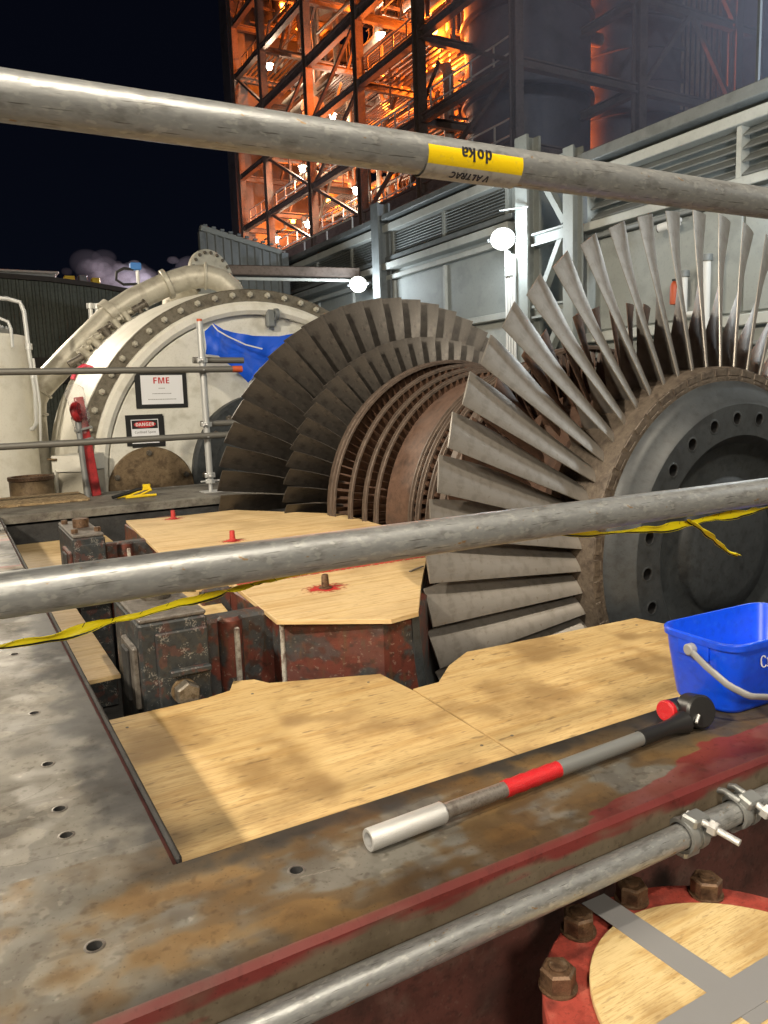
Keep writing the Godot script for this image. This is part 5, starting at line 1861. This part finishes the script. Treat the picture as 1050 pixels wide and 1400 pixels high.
func build_plywood() -> void:
	var grp := "plywood sheets covering the machine"
	sheet("plywood_sheet", "large stained plywood sheet at the front left, beside the hex bolt block", pv([0.262, -1.19, 0.262, -2.285, 0.62, -2.29, 0.70, -2.31, 0.735, -2.385, 0.80, -2.36, 0.83, -2.30, 1.17, -2.165, 1.183, -1.985, 1.172, -1.5, 1.17, -1.19]), -0.2, 0.016, M.ply0, grp)
	sheet("plywood_sheet", "stained plywood sheet below the long bright blades, behind the bucket", pv([1.176, -1.19, 1.176, -1.5, 1.188, -1.987, 1.285, -1.99, 1.4, -2.1, 1.53, -2.18, 1.9, -2.155, 2.32, -2.13, 2.36, -1.965, 2.7, -1.95, 2.7, -1.19]), -0.2, 0.0175, M.ply0, grp)
	var s1 := sheet("plywood_sheet", "pale plywood sheet with two red pins, nearest the far dark blades", pv([0.80, -2.993, 0.945, -5.14, 1.24, -5.09, 1.66, -5.11, 2.15, -4.42, 2.13, -3.86, 1.99, -3.3, 1.9, -2.993]), -0.02, 0.018, M.ply1, grp)
	var s2 := sheet("plywood_sheet", "pale plywood sheet with one red pin and a red painted edge", pv([0.94, -2.985, 0.895, -2.375, 1.212, -2.154, 1.331, -2.175, 1.52, -2.46, 1.885, -2.985]), -0.02, 0.0195, M.ply1, grp)
	sheet("plywood_sheet", "narrow plywood floor strip between the left flange and the blocks", pv([0.255, -2.72, 0.44, -2.73, 0.44, -4.1, 0.93, -4.1, 0.93, -5.9, 0.255, -5.9]), -0.22, 0.018, M.ply1, grp)
	sheet("plywood_sheet", "small plywood piece behind the near block, under the yellow tape", pv([0.665, -2.8, 0.86, -2.72, 0.92, -3.2, 0.68, -3.35]), -0.09, 0.016, M.ply2, grp)
	var k0 := 0
	for sh in [get_node("plywood_sheet"), get_node("plywood_sheet_001")]:
		var spots: Array = [[0.33, -1.3, 0.36, -2.2, 0.75, -2.24, 1.1, -2.12, 1.13, -1.55, 0.72, -1.28, 1.1, -1.27], [1.23, -1.55, 1.5, -2.1, 2.25, -2.06, 1.9, -2.09, 1.24, -1.27, 1.7, -1.3]][k0]
		for i in range(0, spots.size(), 2):
			var sb := Mb.new()
			sb.lathe([Vector2(0.0048, 0.0), Vector2(0.0045, 0.0008), Vector2(0.0018, 0.0009), Vector2(0, 0.0004)], 12, T(spots[i] - sh.position.x, 0.0161 + 0.0014 * k0, spots[i + 1] - sh.position.z))
			made("screw", sb, M.bolt, sh)
		k0 += 1
	# red paint: ragged round marks and the band along the joint
	var rr := RandomNumberGenerator.new()
	rr.seed = 3
	var k := 0
	var names := ["red painted pin nearest the far dark blades", "red painted pin in the middle, just above the guard rail", "rusty pin in a red paint mark on the near pale sheet"]
	for p in [[1.212, -4.983, s1], [1.262, -3.938, s1], [1.215, -2.672, s2]]:
		var sh: Node3D = p[2]
		var mk := Mb.new()
		var w := 0.13 if k == 2 else 0.1
		var yy := 0.0186 if k < 2 else 0.0201
		var c0 := Vector3(p[0] - sh.position.x, yy, p[1] - sh.position.z)
		mk.quad(c0 + Vector3(-w, 0, w), c0 + Vector3(w, 0, w), c0 + Vector3(w, 0, -w), c0 + Vector3(-w, 0, -w))
		made("paint_mark", mk, M.spray, sh)
		var pin := thing("guide_pin", names[k], "pin", Vector3(p[0], 0.0005, p[1]), "pins standing in the pale plywood")
		var b := Mb.new()
		b.lathe([Vector2(0, 0.0), Vector2(0.026, 0.0), Vector2(0.026, 0.004), Vector2(0.016, 0.008)] , 18)
		made("collar", b, M.paint_red if k < 2 else M.rust_nut, pin)
		b = Mb.new()
		b.lathe([Vector2(0.016, 0.008), Vector2(0.0145, 0.03), Vector2(0.0135, 0.05), Vector2(0.012, 0.054), Vector2(0, 0.054)], 16)
		made("pin", b, M.paint_red if k < 2 else M.rust_nut, pin)
		k += 1
	var band := Mb.new()
	for i in 8:
		var x0 := lerpf(0.95, 1.86, i / 8.0) - s2.position.x
		var x1 := lerpf(0.95, 1.86, (i + 1) / 8.0) - s2.position.x
		var zb := -2.981 - s2.position.z
		band.quad(Vector3(x0, 0.0202, zb + 0.07), Vector3(x1, 0.0202, zb + 0.07), Vector3(x1, 0.0202, zb), Vector3(x0, 0.0202, zb), -1, Vector2(i * 0.37, 0.14), Vector2(i * 0.37 + 0.3, 0.14), Vector2(i * 0.37 + 0.3, 0.5), Vector2(i * 0.37, 0.5))
	made("paint_band", band, M.spray_band, s2)
	# small metal tag at the sheet's right edge
	var tagm := thing("metal_tag", "small bent metal tag at the right edge of the near pale sheet", "tag", Vector3(1.66, 0.0, -2.72))
	var tb := Mb.new()
	tb.box(Vector3(0.09, 0.004, 0.012), TR(Vector3(0, 0.006, 0), Vector3(0, 1, 0.2), 20), 0.001)
	made("strip", tb, M.tube_steel, tagm)
	# OSB plank on the far flange
	var os := thing("osb_plank", "rough brown chipboard plank on the far flange at left", "plank", Vector3(0.4, 0.001, -6.75))
	made("board", bx(Vector3(1.05, 0.02, 0.62), Vector3(0, 0.0115, 0), 0.002), M.osb, os)
	# dark timber and an offcut on the plank
	# strap with a black ratchet handle on the far flange
	var rs := thing("ratchet_strap", "yellow strap with a black ratchet handle on the far flange", "strap", Vector3(1.22, 0.001, -6.4))
	var b := Mb.new()
	b.tube([Vector3(-0.14, 0.02, 0.05), Vector3(-0.05, 0.035, 0.02), Vector3(0.06, 0.06, 0.0), Vector3(0.1, 0.065, 0.0)], 0.014, 8)
	made("handle", b, M.black, rs)
	b = Mb.new()
	b.tube([Vector3(-0.1, 0.012, 0.02), Vector3(0.0, 0.02, 0.0), Vector3(0.1, 0.05, -0.01), Vector3(0.16, 0.085, 0.0), Vector3(0.17, 0.05, 0.02), Vector3(0.08, 0.02, 0.04), Vector3(-0.04, 0.012, 0.05), Vector3(0.2, 0.012, 0.06)], 0.018, 8, 0.01)
	made("webbing", b, M.yellow, rs)
	b = Mb.new()
	b.box(Vector3(0.06, 0.05, 0.03), T(0.14, 0.075, 0.0), 0.006)
	made("buckle", b, M.yellow, rs)
	# bearing piece at the right behind the bucket
	var bp := thing("bearing_block", "small brown machined block beyond the bucket's right rim", "machine block", Vector3(2.78, -0.18, -1.55))
	b = Mb.new()
	b.box(Vector3(0.34, 0.16, 0.24), T(0, 0.08, 0), 0.012)
	made("body", b, M.rust_nut, bp)
	b = Mb.new()
	b.hexbolt(T(-0.06, 0.16, 0.02), 0.035, 0.04)
	b.hexbolt(T(0.09, 0.16, 0.02), 0.035, 0.04)
	made("nut", b, M.bolt, bp)


# ---------------------------------------------------------------- guard rail in front
func straight(b: Mb, a: Vector3, c: Vector3, r: float, seg := 28) -> void:
	var p := []
	for i in 13:
		p.append(a.lerp(c, i / 12.0))
	b.tube(p, r, seg)


func coupler(parent: Node, at: Vector3, ax: Vector3, out: Vector3, called := "coupler", m: Material = null) -> void:
	# clamp band round a tube along ax, with an eye bolt and nut pointing out
	if m == null:
		m = M.galv_plain
	var t := Mb.along(at, at + ax)
	var b := Mb.new()
	for s: float in [-0.013, 0.013]:
		b.lathe([Vector2(0.0245, s - 0.008), Vector2(0.031, s - 0.008), Vector2(0.032, s), Vector2(0.031, s + 0.008), Vector2(0.0245, s + 0.008)], 22, t)
	b.lathe([Vector2(0.0245, -0.02), Vector2(0.0285, -0.02), Vector2(0.0285, 0.02), Vector2(0.0245, 0.02)], 22, t)
	var side := ax.cross(out).normalized()
	var f := at + out * 0.02 - side * 0.036
	b.box(Vector3(0.03, 0.02, 0.04), Transform3D(Basis(out, side, ax), at - side * 0.034 + out * 0.006), 0.004)
	b.box(Vector3(0.03, 0.02, 0.04), Transform3D(Basis(out, side, ax), at + side * 0.034 + out * 0.002), 0.004)
	var o := made(called, b, m, parent)
	b = Mb.new()
	b.cyl(f - out * 0.03, f + out * 0.065, 0.0062, 10)
	made("bolt", b, M.alu, o)
	b = Mb.new()
	b.hexbolt(Mb.along(f + out * 0.012, f + out), 0.0135, 0.014, 0.4, 0.0)
	made("nut", b, M.alu, o)


func build_scaffold() -> void:
	var g := "galvanised guard rail tubes in the foreground"
	var t := thing("guard_rail", "galvanised top guard rail with a yellow printed sleeve", "scaffold tube", Vector3(0.5, 1.0215, -0.87), g)
	var b := Mb.new()
	straight(b, Vector3(-1.2, 0, 0), Vector3(2.6, 0.006, 0), 0.02415, 40)
	made("tube", b, M.galv, t)
	# sleeve: u along, v round; yellow half faces up and forward
	b = Mb.new()
	var x0 := 0.552 - 0.5
	var x1 := 0.701 - 0.5
	var tb := Transform3D(Basis(Vector3(0, 1, 0), Vector3(1, 0, 0), Vector3(0, 0, 1)), Vector3.ZERO)
	for i in 40:
		var a0 := TAU * i / 40.0
		var a1 := TAU * (i + 1) / 40.0
		var r := 0.0247
		var p := Vector3(0, cos(a0) * r, sin(a0) * r)
		var q := Vector3(0, cos(a1) * r, sin(a1) * r)
		b.quad(p + Vector3(x0, 0, 0), q + Vector3(x0, 0, 0), q + Vector3(x1, 0.0, 0), p + Vector3(x1, 0, 0), 1, Vector2(0, i / 40.0), Vector2(0, (i + 1) / 40.0), Vector2(1, (i + 1) / 40.0), Vector2(1, i / 40.0))
	var ring0 := Mb.new()
	var sl := made("printed_sleeve", b, M.sleeve, t)
	text("sleeve_name", "doka", 0.021, M.ink, sl, Transform3D(Basis(Vector3(-1, 0, 0), Vector3(0, -1, 0), Vector3(0, 0, 1)), Vector3(0.125, 0.003, 0.0247)), "Droid Sans", true, 0.0008)
	var dn := Basis(Vector3.RIGHT, deg_to_rad(60)) * Basis(Vector3(-1, 0, 0), Vector3(0, -1, 0), Vector3(0, 0, 1))
	text("marker_writing", "V ALTRAC", 0.0135, M.ink, sl, Transform3D(dn, Vector3(0.122, -0.0214, 0.01235)), "Droid Sans", true, 0.0008)
	var m := thing("guard_rail", "galvanised middle guard rail with rust spots, crossing the rotor", "scaffold tube", Vector3(0.5, 0.533, -0.87), g)
	b = Mb.new()
	straight(b, Vector3(-1.3, 0.002, 0), Vector3(2.6, -0.006, 0), 0.02415, 40)
	made("tube", b, M.galv, m)
	var l := thing("guard_rail", "lower galvanised tube with two clamps under the red edge", "scaffold tube", Vector3(0.9, -0.066, -0.862), g)
	b = Mb.new()
	straight(b, Vector3(-1.9, -0.012, 0), Vector3(2.6, 0.014, 0), 0.0218, 36)
	made("tube", b, M.galv, l)
	var axd := Vector3(1, 0.006, 0).normalized()
	coupler(l, Vector3(0.178, 0.001, 0), axd, Vector3(0.25, -0.2, 0.95).normalized())
	coupler(l, Vector3(0.32, 0.001, 0), axd, Vector3(0.15, -0.4, 0.9).normalized())
	b = Mb.new()
	b.tube([Vector3(0.30, 0.03, 0.012), Vector3(0.29, 0.042, -0.012), Vector3(0.285, 0.035, -0.04)], 0.006, 8)
	b.tube([Vector3(0.33, 0.03, 0.012), Vector3(0.32, 0.042, -0.012), Vector3(0.315, 0.035, -0.04)], 0.006, 8)
	made("clamp_hook", b, M.galv_plain, l)
	# uprights that carry the rails, both beyond the frame
	var k := 0
	for x: float in [-0.75, 2.75]:
		var p := thing("scaffold_upright", ["galvanised scaffold upright at the left end of the guard rails", "galvanised scaffold upright at the right end of the guard rails"][k], "scaffold post", Vector3(x, -0.9, -0.8215), "uprights of the guard rail")
		b = Mb.new()
		straight(b, Vector3(0, 0.01, 0), Vector3(0, 2.3, 0), 0.02415, 24)
		made("tube", b, M.galv, p)
		made("base_plate", bx(Vector3(0.15, 0.01, 0.15), Vector3(0, 0.005, 0)), M.galv_plain, p)
		k += 1
	# barrier tape, twisted strips hung under the middle rail
	var left := [[-0.12, 0.478, -0.885], [0.025, 0.479, -0.88], [0.085, 0.4795, -0.88], [0.151, 0.484, -0.88], [0.218, 0.492, -0.885], [0.289, 0.5, -0.89], [0.356, 0.506, -0.89], [0.428, 0.511, -0.89], [0.5, 0.53, -0.9]]
	tag(ribbon("barrier_tape", left, 0.0065, 2.6, 0.7), "yellow and black barrier tape running left from under the middle rail", "barrier tape")
	var right := [[0.8, 0.51, -0.9], [0.877, 0.499, -0.885], [0.974, 0.495, -0.88], [1.02, 0.492, -0.878], [1.071, 0.491, -0.875], [1.12, 0.493, -0.88], [1.194, 0.494, -0.88], [1.296, 0.498, -0.885], [1.45, 0.51, -0.9]]
	tag(ribbon("barrier_tape", right, 0.0085, 1.6, 0.2), "yellow barrier tape hanging under the middle rail before the end disc", "barrier tape")
	var tail := [[1.068, 0.502, -0.868], [1.085, 0.492, -0.865], [1.115, 0.475, -0.868], [1.15, 0.455, -0.875], [1.19, 0.43, -0.88], [1.225, 0.418, -0.885]]
	tag(ribbon("barrier_tape", tail, 0.0075, 0.35, 1.3), "loose yellow tape tail hanging before the dark end disc", "barrier tape")


func ribbon(called: String, pts: Array, hw: float, twist: float, phase: float) -> MeshInstance3D:
	var c := Curve3D.new()
	for p in pts:
		c.add_point(Vector3(p[0], p[1], p[2]))
	for i in range(1, pts.size() - 1):
		var d := (c.get_point_position(i + 1) - c.get_point_position(i - 1)) * 0.16
		c.set_point_in(i, -d)
		c.set_point_out(i, d)
	var b := Mb.new()
	var n := 90
	var L := c.get_baked_length()
	var fn := nz(2.0, 2, 17)
	var prev := []
	for i in n + 1:
		var f := i / float(n)
		var p := c.sample_baked(f * L)
		var d := (c.sample_baked(minf(f * L + 0.005, L)) - c.sample_baked(maxf(f * L - 0.005, 0.0))).normalized()
		var s := d.cross(Vector3.BACK).normalized()
		var a := phase + twist * sin(f * 9.0 + phase) * 0.55 + fn.get_noise_1d(f * 4.0) * minf(1.5, twist * 0.7)
		s = s.rotated(d, a)
		var nrm := s.cross(d)
		var row := []
		for k in 5:
			var v := k / 4.0 * 2.0 - 1.0
			row.append(p + s * v * hw * (0.75 + 0.25 * sin(f * 23.0)) + nrm * (0.003 * v * v + 0.0006))
		for k in 5:
			var v := 1.0 - k / 4.0 * 2.0
			row.append(p + s * v * hw * (0.75 + 0.25 * sin(f * 23.0)) + nrm * (0.003 * v * v - 0.0006))
		if i > 0:
			for k in 10:
				var k2 := (k + 1) % 10
				var v0 := k / 4.0 if k < 5 else (9 - k) / 4.0
				var v1 := k2 / 4.0 if k2 < 5 else (9 - k2) / 4.0
				b.quad(prev[k], prev[k2], row[k2], row[k], 1, Vector2((i - 1.0) / n * L, v0), Vector2((i - 1.0) / n * L, v1), Vector2(f * L, v1), Vector2(f * L, v0))
		prev = row
	return made(called, b, M.tape)


func build_far_scaffold() -> void:
	var p := thing("scaffold_post", "bright galvanised scaffold post on a jack before the cream hood", "scaffold post", Vector3(1.86, -0.2, -6.3))
	p.position.y = 0.0
	var b := Mb.new()
	straight(b, Vector3(0, 0.1, 0), Vector3(0, 1.39, 0), 0.0265, 20)
	made("tube", b, M.galv_bright, p)
	b = Mb.new()
	b.cyl(Vector3(0, 1.385, 0), Vector3(0, 1.41, 0), 0.022, 14)
	made("red_cap", b, M.orange, p)
	b = Mb.new()
	b.cyl(Vector3(0, 0.0, 0), Vector3(0, 0.12, 0), 0.017, 12)
	made("jack_screw", b, M.galv_bright, p)
	b = Mb.new()
	b.box(Vector3(0.15, 0.008, 0.15), T(0, 0.005, 0))
	made("jack_plate", b, M.galv_bright, p)
	b = Mb.new()
	b.hexbolt(T(0, 0.075, 0), 0.04, 0.03, 0.6, 0.0)
	b.box(Vector3(0.16, 0.014, 0.018), T(0, 0.092, 0), 0.004)
	made("jack_nut", b, M.galv_bright, p)
	for y: float in [1.08, 1.0, 0.56, 0.46, 0.14]:
		coupler(p, Vector3(0, y, 0), Vector3.UP, Vector3(0.25, 0, 0.97).normalized(), "coupler", M.galv_bright)
	var labels := ["long upper scaffold rail before the cream hood, orange tip at right", "long lower scaffold rail crossing below the danger sign", "short dark upper scaffold tube running right under the blue tarp", "short dark lower scaffold tube right of the white post"]
	var k := 0
	for r in [[-2.4, 2.17, 1.008, -6.245, 1], [-2.4, 2.05, 0.474, -6.245, 0], [1.80, 2.23, 1.085, -6.355, 0], [1.83, 2.3, 0.566, -6.355, 0]]:
		var t := thing("scaffold_rail", labels[k], "scaffold tube", Vector3(r[0], r[2], r[3]), "scaffold rails before the hood")
		b = Mb.new()
		straight(b, Vector3.ZERO, Vector3(r[1] - r[0], -0.004, 0), 0.0255, 18)
		made("tube", b, M.dark_tube, t)
		if r[4] == 1:
			b = Mb.new()
			b.cyl(Vector3(r[1] - r[0] - 0.08, -0.004, 0), Vector3(r[1] - r[0] + 0.004, -0.004, 0), 0.0268, 16)
			made("orange_tip", b, M.orange, t)
		k += 1
	var lp := thing("scaffold_post", "scaffold post that carries the left end of the long rails", "scaffold post", Vector3(-1.6, 0.0, -6.3))
	b = Mb.new()
	straight(b, Vector3(0, 0.0, 0), Vector3(0, 1.4, 0), 0.0265, 16)
	made("tube", b, M.galv_plain, lp)
	# red post with handwheel and plastic wrap
	var rp := thing("red_standpipe", "red painted post with a red handwheel and clear plastic wrap", "standpipe", Vector3(1.0, 0.0, -6.78))
	b = Mb.new()
	beam_box(b, Vector3(0.03, 0.0, 0), Vector3(-0.045, 0.82, 0), 0.075, 0.03, 0.005)
	made("bar", b, M.red, rp)
	b = Mb.new()
	b.tube([Vector3(-0.045, 0.0, 0.03), Vector3(-0.06, 0.3, 0.03), Vector3(-0.07, 0.64, 0.03)], 0.024, 12)
	made("grey_pipe", b, M.galv_plain, rp)
	b = Mb.new()
	b.lathe([Vector2(0.025, -0.02), Vector2(0.07, -0.03), Vector2(0.085, -0.012), Vector2(0.085, 0.012), Vector2(0.07, 0.03), Vector2(0.025, 0.02)], 10, Transform3D(Basis(Vector3(1, 0.2, 0.5).normalized().cross(Vector3.UP).normalized(), Vector3(0.3, 0.1, 0.9).normalized(), Vector3(0.9, 0, -0.3).normalized()).orthonormalized(), Vector3(-0.075, 0.7, 0.05)))
	b.cyl(Vector3(-0.075, 0.7, 0.02), Vector3(-0.065, 0.705, 0.1), 0.022, 10)
	made("handwheel", b, M.red, rp)
	for y: float in [0.47, 0.56]:
		b = Mb.new()
		b.box(Vector3(0.14, 0.02, 0.05), TR(Vector3(-0.03, y, 0.02), Vector3.BACK, 12), 0.005)
		b.hexbolt(Transform3D(Basis(Vector3.RIGHT, PI / 2), Vector3(-0.08, y - 0.01, 0.045)), 0.016, 0.03)
		made("clamp", b, M.galv_plain, rp)
	var wr := Mb.new()
	var fn := nz(3.0, 3, 4)
	var ringp := []
	for i in 13:
		var row := []
		for j in 18:
			var a := TAU * j / 18.0
			var r := (0.045 + 0.02 * sin(i / 12.0 * PI) + 0.012 * (i / 12.0)) * (1.0 + 0.5 * fn.get_noise_2d(cos(a) * 1.4 + i * 0.2, sin(a) * 1.4))
			if i == 12:
				r *= 0.35
			row.append(Vector3(-0.04 - i * 0.0025 + cos(a) * r, 0.52 + i * 0.034, 0.0 + sin(a) * r * 0.6))
		ringp.append(row)
	for i in 12:
		for j in 18:
			var j2 := (j + 1) % 18
			wr.quad(ringp[i][j2], ringp[i][j], ringp[i + 1][j], ringp[i + 1][j2], 1)
	made("plastic_wrap", wr, M.plastic_wrap, rp)
	b = Mb.new()
	b.tube([Vector3(-0.08, 0.96, 0.02), Vector3(-0.05, 1.03, 0.02), Vector3(0.02, 1.07, 0.01), Vector3(0.08, 1.05, 0.0)], 0.04, 9, 0.02)
	made("pink_plastic", b, M.pink_wrap, rp)


# ---------------------------------------------------------------- wrench and bucket
func build_tools() -> void:
	var w := thing("torque_wrench", "long torque wrench with a red wrapped handle on the front beam", "wrench", Vector3(0.52, 0.0, -1.025))
	var y := 0.0205
	var d := Vector3(1, 0, -0.036).normalized()
	var at := func(x: float, yy := 0.0205) -> Vector3: return Vector3(0, yy, 0) + d * x
	var b := Mb.new()
	b.lathe([Vector2(0.0125, 0.05), Vector2(0.0125, 0.0), Vector2(0.0175, 0.0), Vector2(0.0185, 0.002), Vector2(0.0185, 0.145), Vector2(0.0165, 0.148), Vector2(0.0, 0.148)], 30, Mb.along(at.call(0.0), at.call(1.0)))
	made("grip", b, M.alu, w)
	b = Mb.new()
	b.cyl(at.call(0.148), at.call(0.285), 0.0135, 26)
	made("handle_tube", b, M.tube_steel, w)
	b = Mb.new()
	var wp := []
	for i in 13:
		wp.append(Vector2(0.0152 + 0.0008 * sin(i * 2.1), 0.283 + i * 0.0108))
	wp.push_front(Vector2(0.0135, 0.283))
	wp.append(Vector2(0.0135, 0.4126))
	b.lathe(wp, 26, Mb.along(at.call(0.0), at.call(1.0)))
	made("red_wrap", b, M.tool_red, w)
	b = Mb.new()
	b.cyl(at.call(0.412), at.call(0.64), 0.0145, 26)
	made("handle_tube", b, M.galv_plain, w)
	b = Mb.new()
	b.lathe([Vector2(0.0, 0.638), Vector2(0.0165, 0.638), Vector2(0.0165, 0.66), Vector2(0.015, 0.70), Vector2(0.017, 0.74), Vector2(0.024, 0.775), Vector2(0.0, 0.79)], 26, Mb.along(at.call(0.0), at.call(1.0)))
	made("neck", b, M.tool_black, w)
	var hc: Vector3 = Vector3(0, 0.036, 0) + d * 0.815
	var hn := Vector3(-0.25, 0.25, 0.93).normalized()
	b = Mb.new()
	b.lathe([Vector2(0, -0.03), Vector2(0.03, -0.03), Vector2(0.0355, -0.024), Vector2(0.0355, 0.016), Vector2(0.031, 0.022), Vector2(0.0, 0.023)], 34, Mb.along(hc, hc + hn))
	made("ratchet_head", b, M.tool_black, w)
	b = Mb.new()
	b.cyl(hc + hn * 0.022 + Vector3(-0.012, -0.004, 0), hc + hn * 0.027 + Vector3(-0.024, -0.018, 0), 0.0035, 10)
	made("lever", b, M.alu, w)
	var kd := Vector3(-1, 0.1, 0.08).normalized()
	var kc := hc - hn * 0.045 + Vector3(-0.01, 0.004, 0)
	b = Mb.new()
	b.cyl(kc, kc + kd * 0.04, 0.0225, 26, -1.0, 0.002)
	made("knob", b, M.tool_black, w)
	b = Mb.new()
	b.cyl(kc + kd * 0.04, kc + kd * 0.056, 0.0228, 26, -1.0, 0.003)
	made("red_cap", b, M.tool_red, w)
	# bucket: rounded rectangle, slight taper
	var bk := thing("blue_bucket", "blue rectangular plastic bucket with a grey handle on the front beam", "bucket", Vector3(1.60, 0.0005, -1.125))
	bk.rotation.y = deg_to_rad(-2.0)
	var loop := func(hx: float, hz: float, r: float, yy: float) -> Array:
		var out := []
		for q in 4:
			var cx: float = [1, -1, -1, 1][q] * (hx - r)
			var cz: float = [1, 1, -1, -1][q] * (hz - r)
			for i in 8:
				var a := (q + i / 7.0) * PI / 2
				out.append(Vector3(cx + cos(a) * r, yy, cz + sin(a) * r))
		return out
	var H := 0.168
	var levels := [[0.150, 0.072, 0.03, 0.0], [0.160, 0.082, 0.038, 0.002], [0.163, 0.085, 0.04, 0.01], [0.178, 0.100, 0.045, 0.118], [0.181, 0.103, 0.046, H - 0.018], [0.187, 0.109, 0.05, H - 0.016], [0.188, 0.110, 0.05, H - 0.003], [0.186, 0.108, 0.049, H], [0.181, 0.103, 0.046, H], [0.179, 0.101, 0.045, H - 0.004], [0.161, 0.083, 0.038, 0.012], [0.155, 0.077, 0.034, 0.0045]]
	b = Mb.new()
	var rings := []
	for lv in levels:
		rings.append(loop.call(lv[0], lv[1], lv[2], lv[3]))
	for i in levels.size() - 1:
		var g := 1 if i < 4 else (2 + i if i < 8 else 20)
		for k in 32:
			var k2 := (k + 1) % 32
			b.quad(rings[i][k2], rings[i][k], rings[i + 1][k], rings[i + 1][k2], g)
	for e in [0, levels.size() - 1]:
		for k in 32:
			var k2 := (k + 1) % 32
			var c := Vector3(0, levels[e][3], 0)
			if e == 0:
				b.tri(c, rings[e][k], rings[e][k2])
			else:
				b.tri(c, rings[e][k2], rings[e][k])
	made("body", b, M.blue_bucket, bk)
	# boxed lugs under the rim where the handle turns
	for sx: float in [-1.0, 1.0]:
		b = Mb.new()
		b.box(Vector3(0.006, 0.034, 0.085), T(sx * 0.1825, H - 0.034, 0.0), 0.001)
		made("handle_lug", b, M.blue_bucket, bk)
	# handle hanging forward and down from the middle of the short ends
	var hp := []
	var turns := [Vector3(-0.195, H - 0.032, 0.0), Vector3(-0.2, H - 0.055, 0.05), Vector3(-0.196, H - 0.082, 0.105), Vector3(-0.17, H - 0.101, 0.138), Vector3(-0.11, H - 0.111, 0.152), Vector3(0.0, H - 0.113, 0.155), Vector3(0.11, H - 0.111, 0.152), Vector3(0.17, H - 0.101, 0.138), Vector3(0.196, H - 0.082, 0.105), Vector3(0.2, H - 0.055, 0.05), Vector3(0.195, H - 0.032, 0.0)]
	var hc2 := Curve3D.new()
	for i in turns.size():
		var dv: Vector3 = (turns[mini(i + 1, 10)] - turns[maxi(i - 1, 0)]) * 0.17
		hc2.add_point(turns[i], -dv, dv)
	for i in 49:
		hp.append(hc2.sample_baked(hc2.get_baked_length() * i / 48.0))
	b = Mb.new()
	b.tube(hp, 0.0045, 12, 0.009)
	made("handle", b, M.grip_grey, bk)
	for sx: float in [-1.0, 1.0]:
		b = Mb.new()
		b.cyl(Vector3(sx * 0.183, H - 0.031, 0), Vector3(sx * 0.203, H - 0.031, 0), 0.0135, 18, -1.0, 0.003)
		made("handle_pivot", b, M.grip_grey, bk)
	text("handwriting", "Cr", 0.034, M.white, bk, TR(Vector3(-0.075, H - 0.052, 0.1035), Vector3(1, 0, 0), -8), "Droid Serif", false, 0.001)


# ---------------------------------------------------------------- round flange in the lower right
func build_round_flange() -> void:
	var o := thing("round_flange", "red painted round flange with rusty nuts, capped with plywood", "pipe flange", Vector3(0.929, -0.9, -0.635))
	var b := Mb.new()
	b.lathe([Vector2(0.2, 0.0), Vector2(0.2, 0.64), Vector2(0.22, 0.67), Vector2(0.288, 0.672), Vector2(0.292, 0.676), Vector2(0.292, 0.716), Vector2(0.289, 0.72), Vector2(0, 0.72)], 90)
	made("flange", b, M.red_flange, o)
	for i in 12:
		var a := deg_to_rad(-138.7 + 29.6 * i)
		var t := TR(Vector3(cos(a) * 0.268, 0.7205, sin(a) * 0.268), Vector3.UP, 17.0 * i)
		var wb := Mb.new()
		wb.lathe([Vector2(0, 0), Vector2(0.03, 0), Vector2(0.03, 0.003), Vector2(0, 0.003)], 20, t)
		made("washer", wb, M.rust_nut, o)
		b = Mb.new()
		b.hexbolt(t.translated_local(Vector3(0, 0.003, 0)), 0.0275, 0.03, 0.52, 0.14)
		made("nut", b, M.rust_nut, o)
	var p := thing("plywood_disc", "round plywood cover taped onto the red flange", "plywood sheet", Vector3(0.9366, -0.1795, -0.6265))
	var poly := PackedVector2Array()
	for i in 64:
		var a := TAU * i / 64.0
		poly.append(Vector2(cos(a), sin(a)) * (0.232 + 0.003 * sin(a * 3.0 + 1.0)))
	b = Mb.new()
	b.prism(poly, 0.0, 0.011, Transform3D.IDENTITY, 0.0015)
	made("board", b, M.ply2, p)
	# two strips of grey tape, one over the other; the upper one runs on over the rim
	var t := thing("duct_tape", "crossed strips of grey duct tape over the plywood disc", "tape", Vector3(0.9366, -0.1685, -0.6265))
	var k := 0
	for s in [pv([0.884, -0.925, 0.936, -0.924, 0.953, -0.60, 0.899, -0.60]), pv([0.70, -0.6735, 1.25, -0.679, 1.25, -0.619, 0.7, -0.622])]:
		var q := PackedVector2Array()
		for v: Vector2 in s:
			q.append(v - Vector2(0.9366, 0.6265) * Vector2(1, -1))
		b = Mb.new()
		b.prism(q, 0.0004 + 0.0012 * k, 0.0012 + 0.0012 * k)
		made("tape_strip", b, M.duct_tape, t)
		k += 1
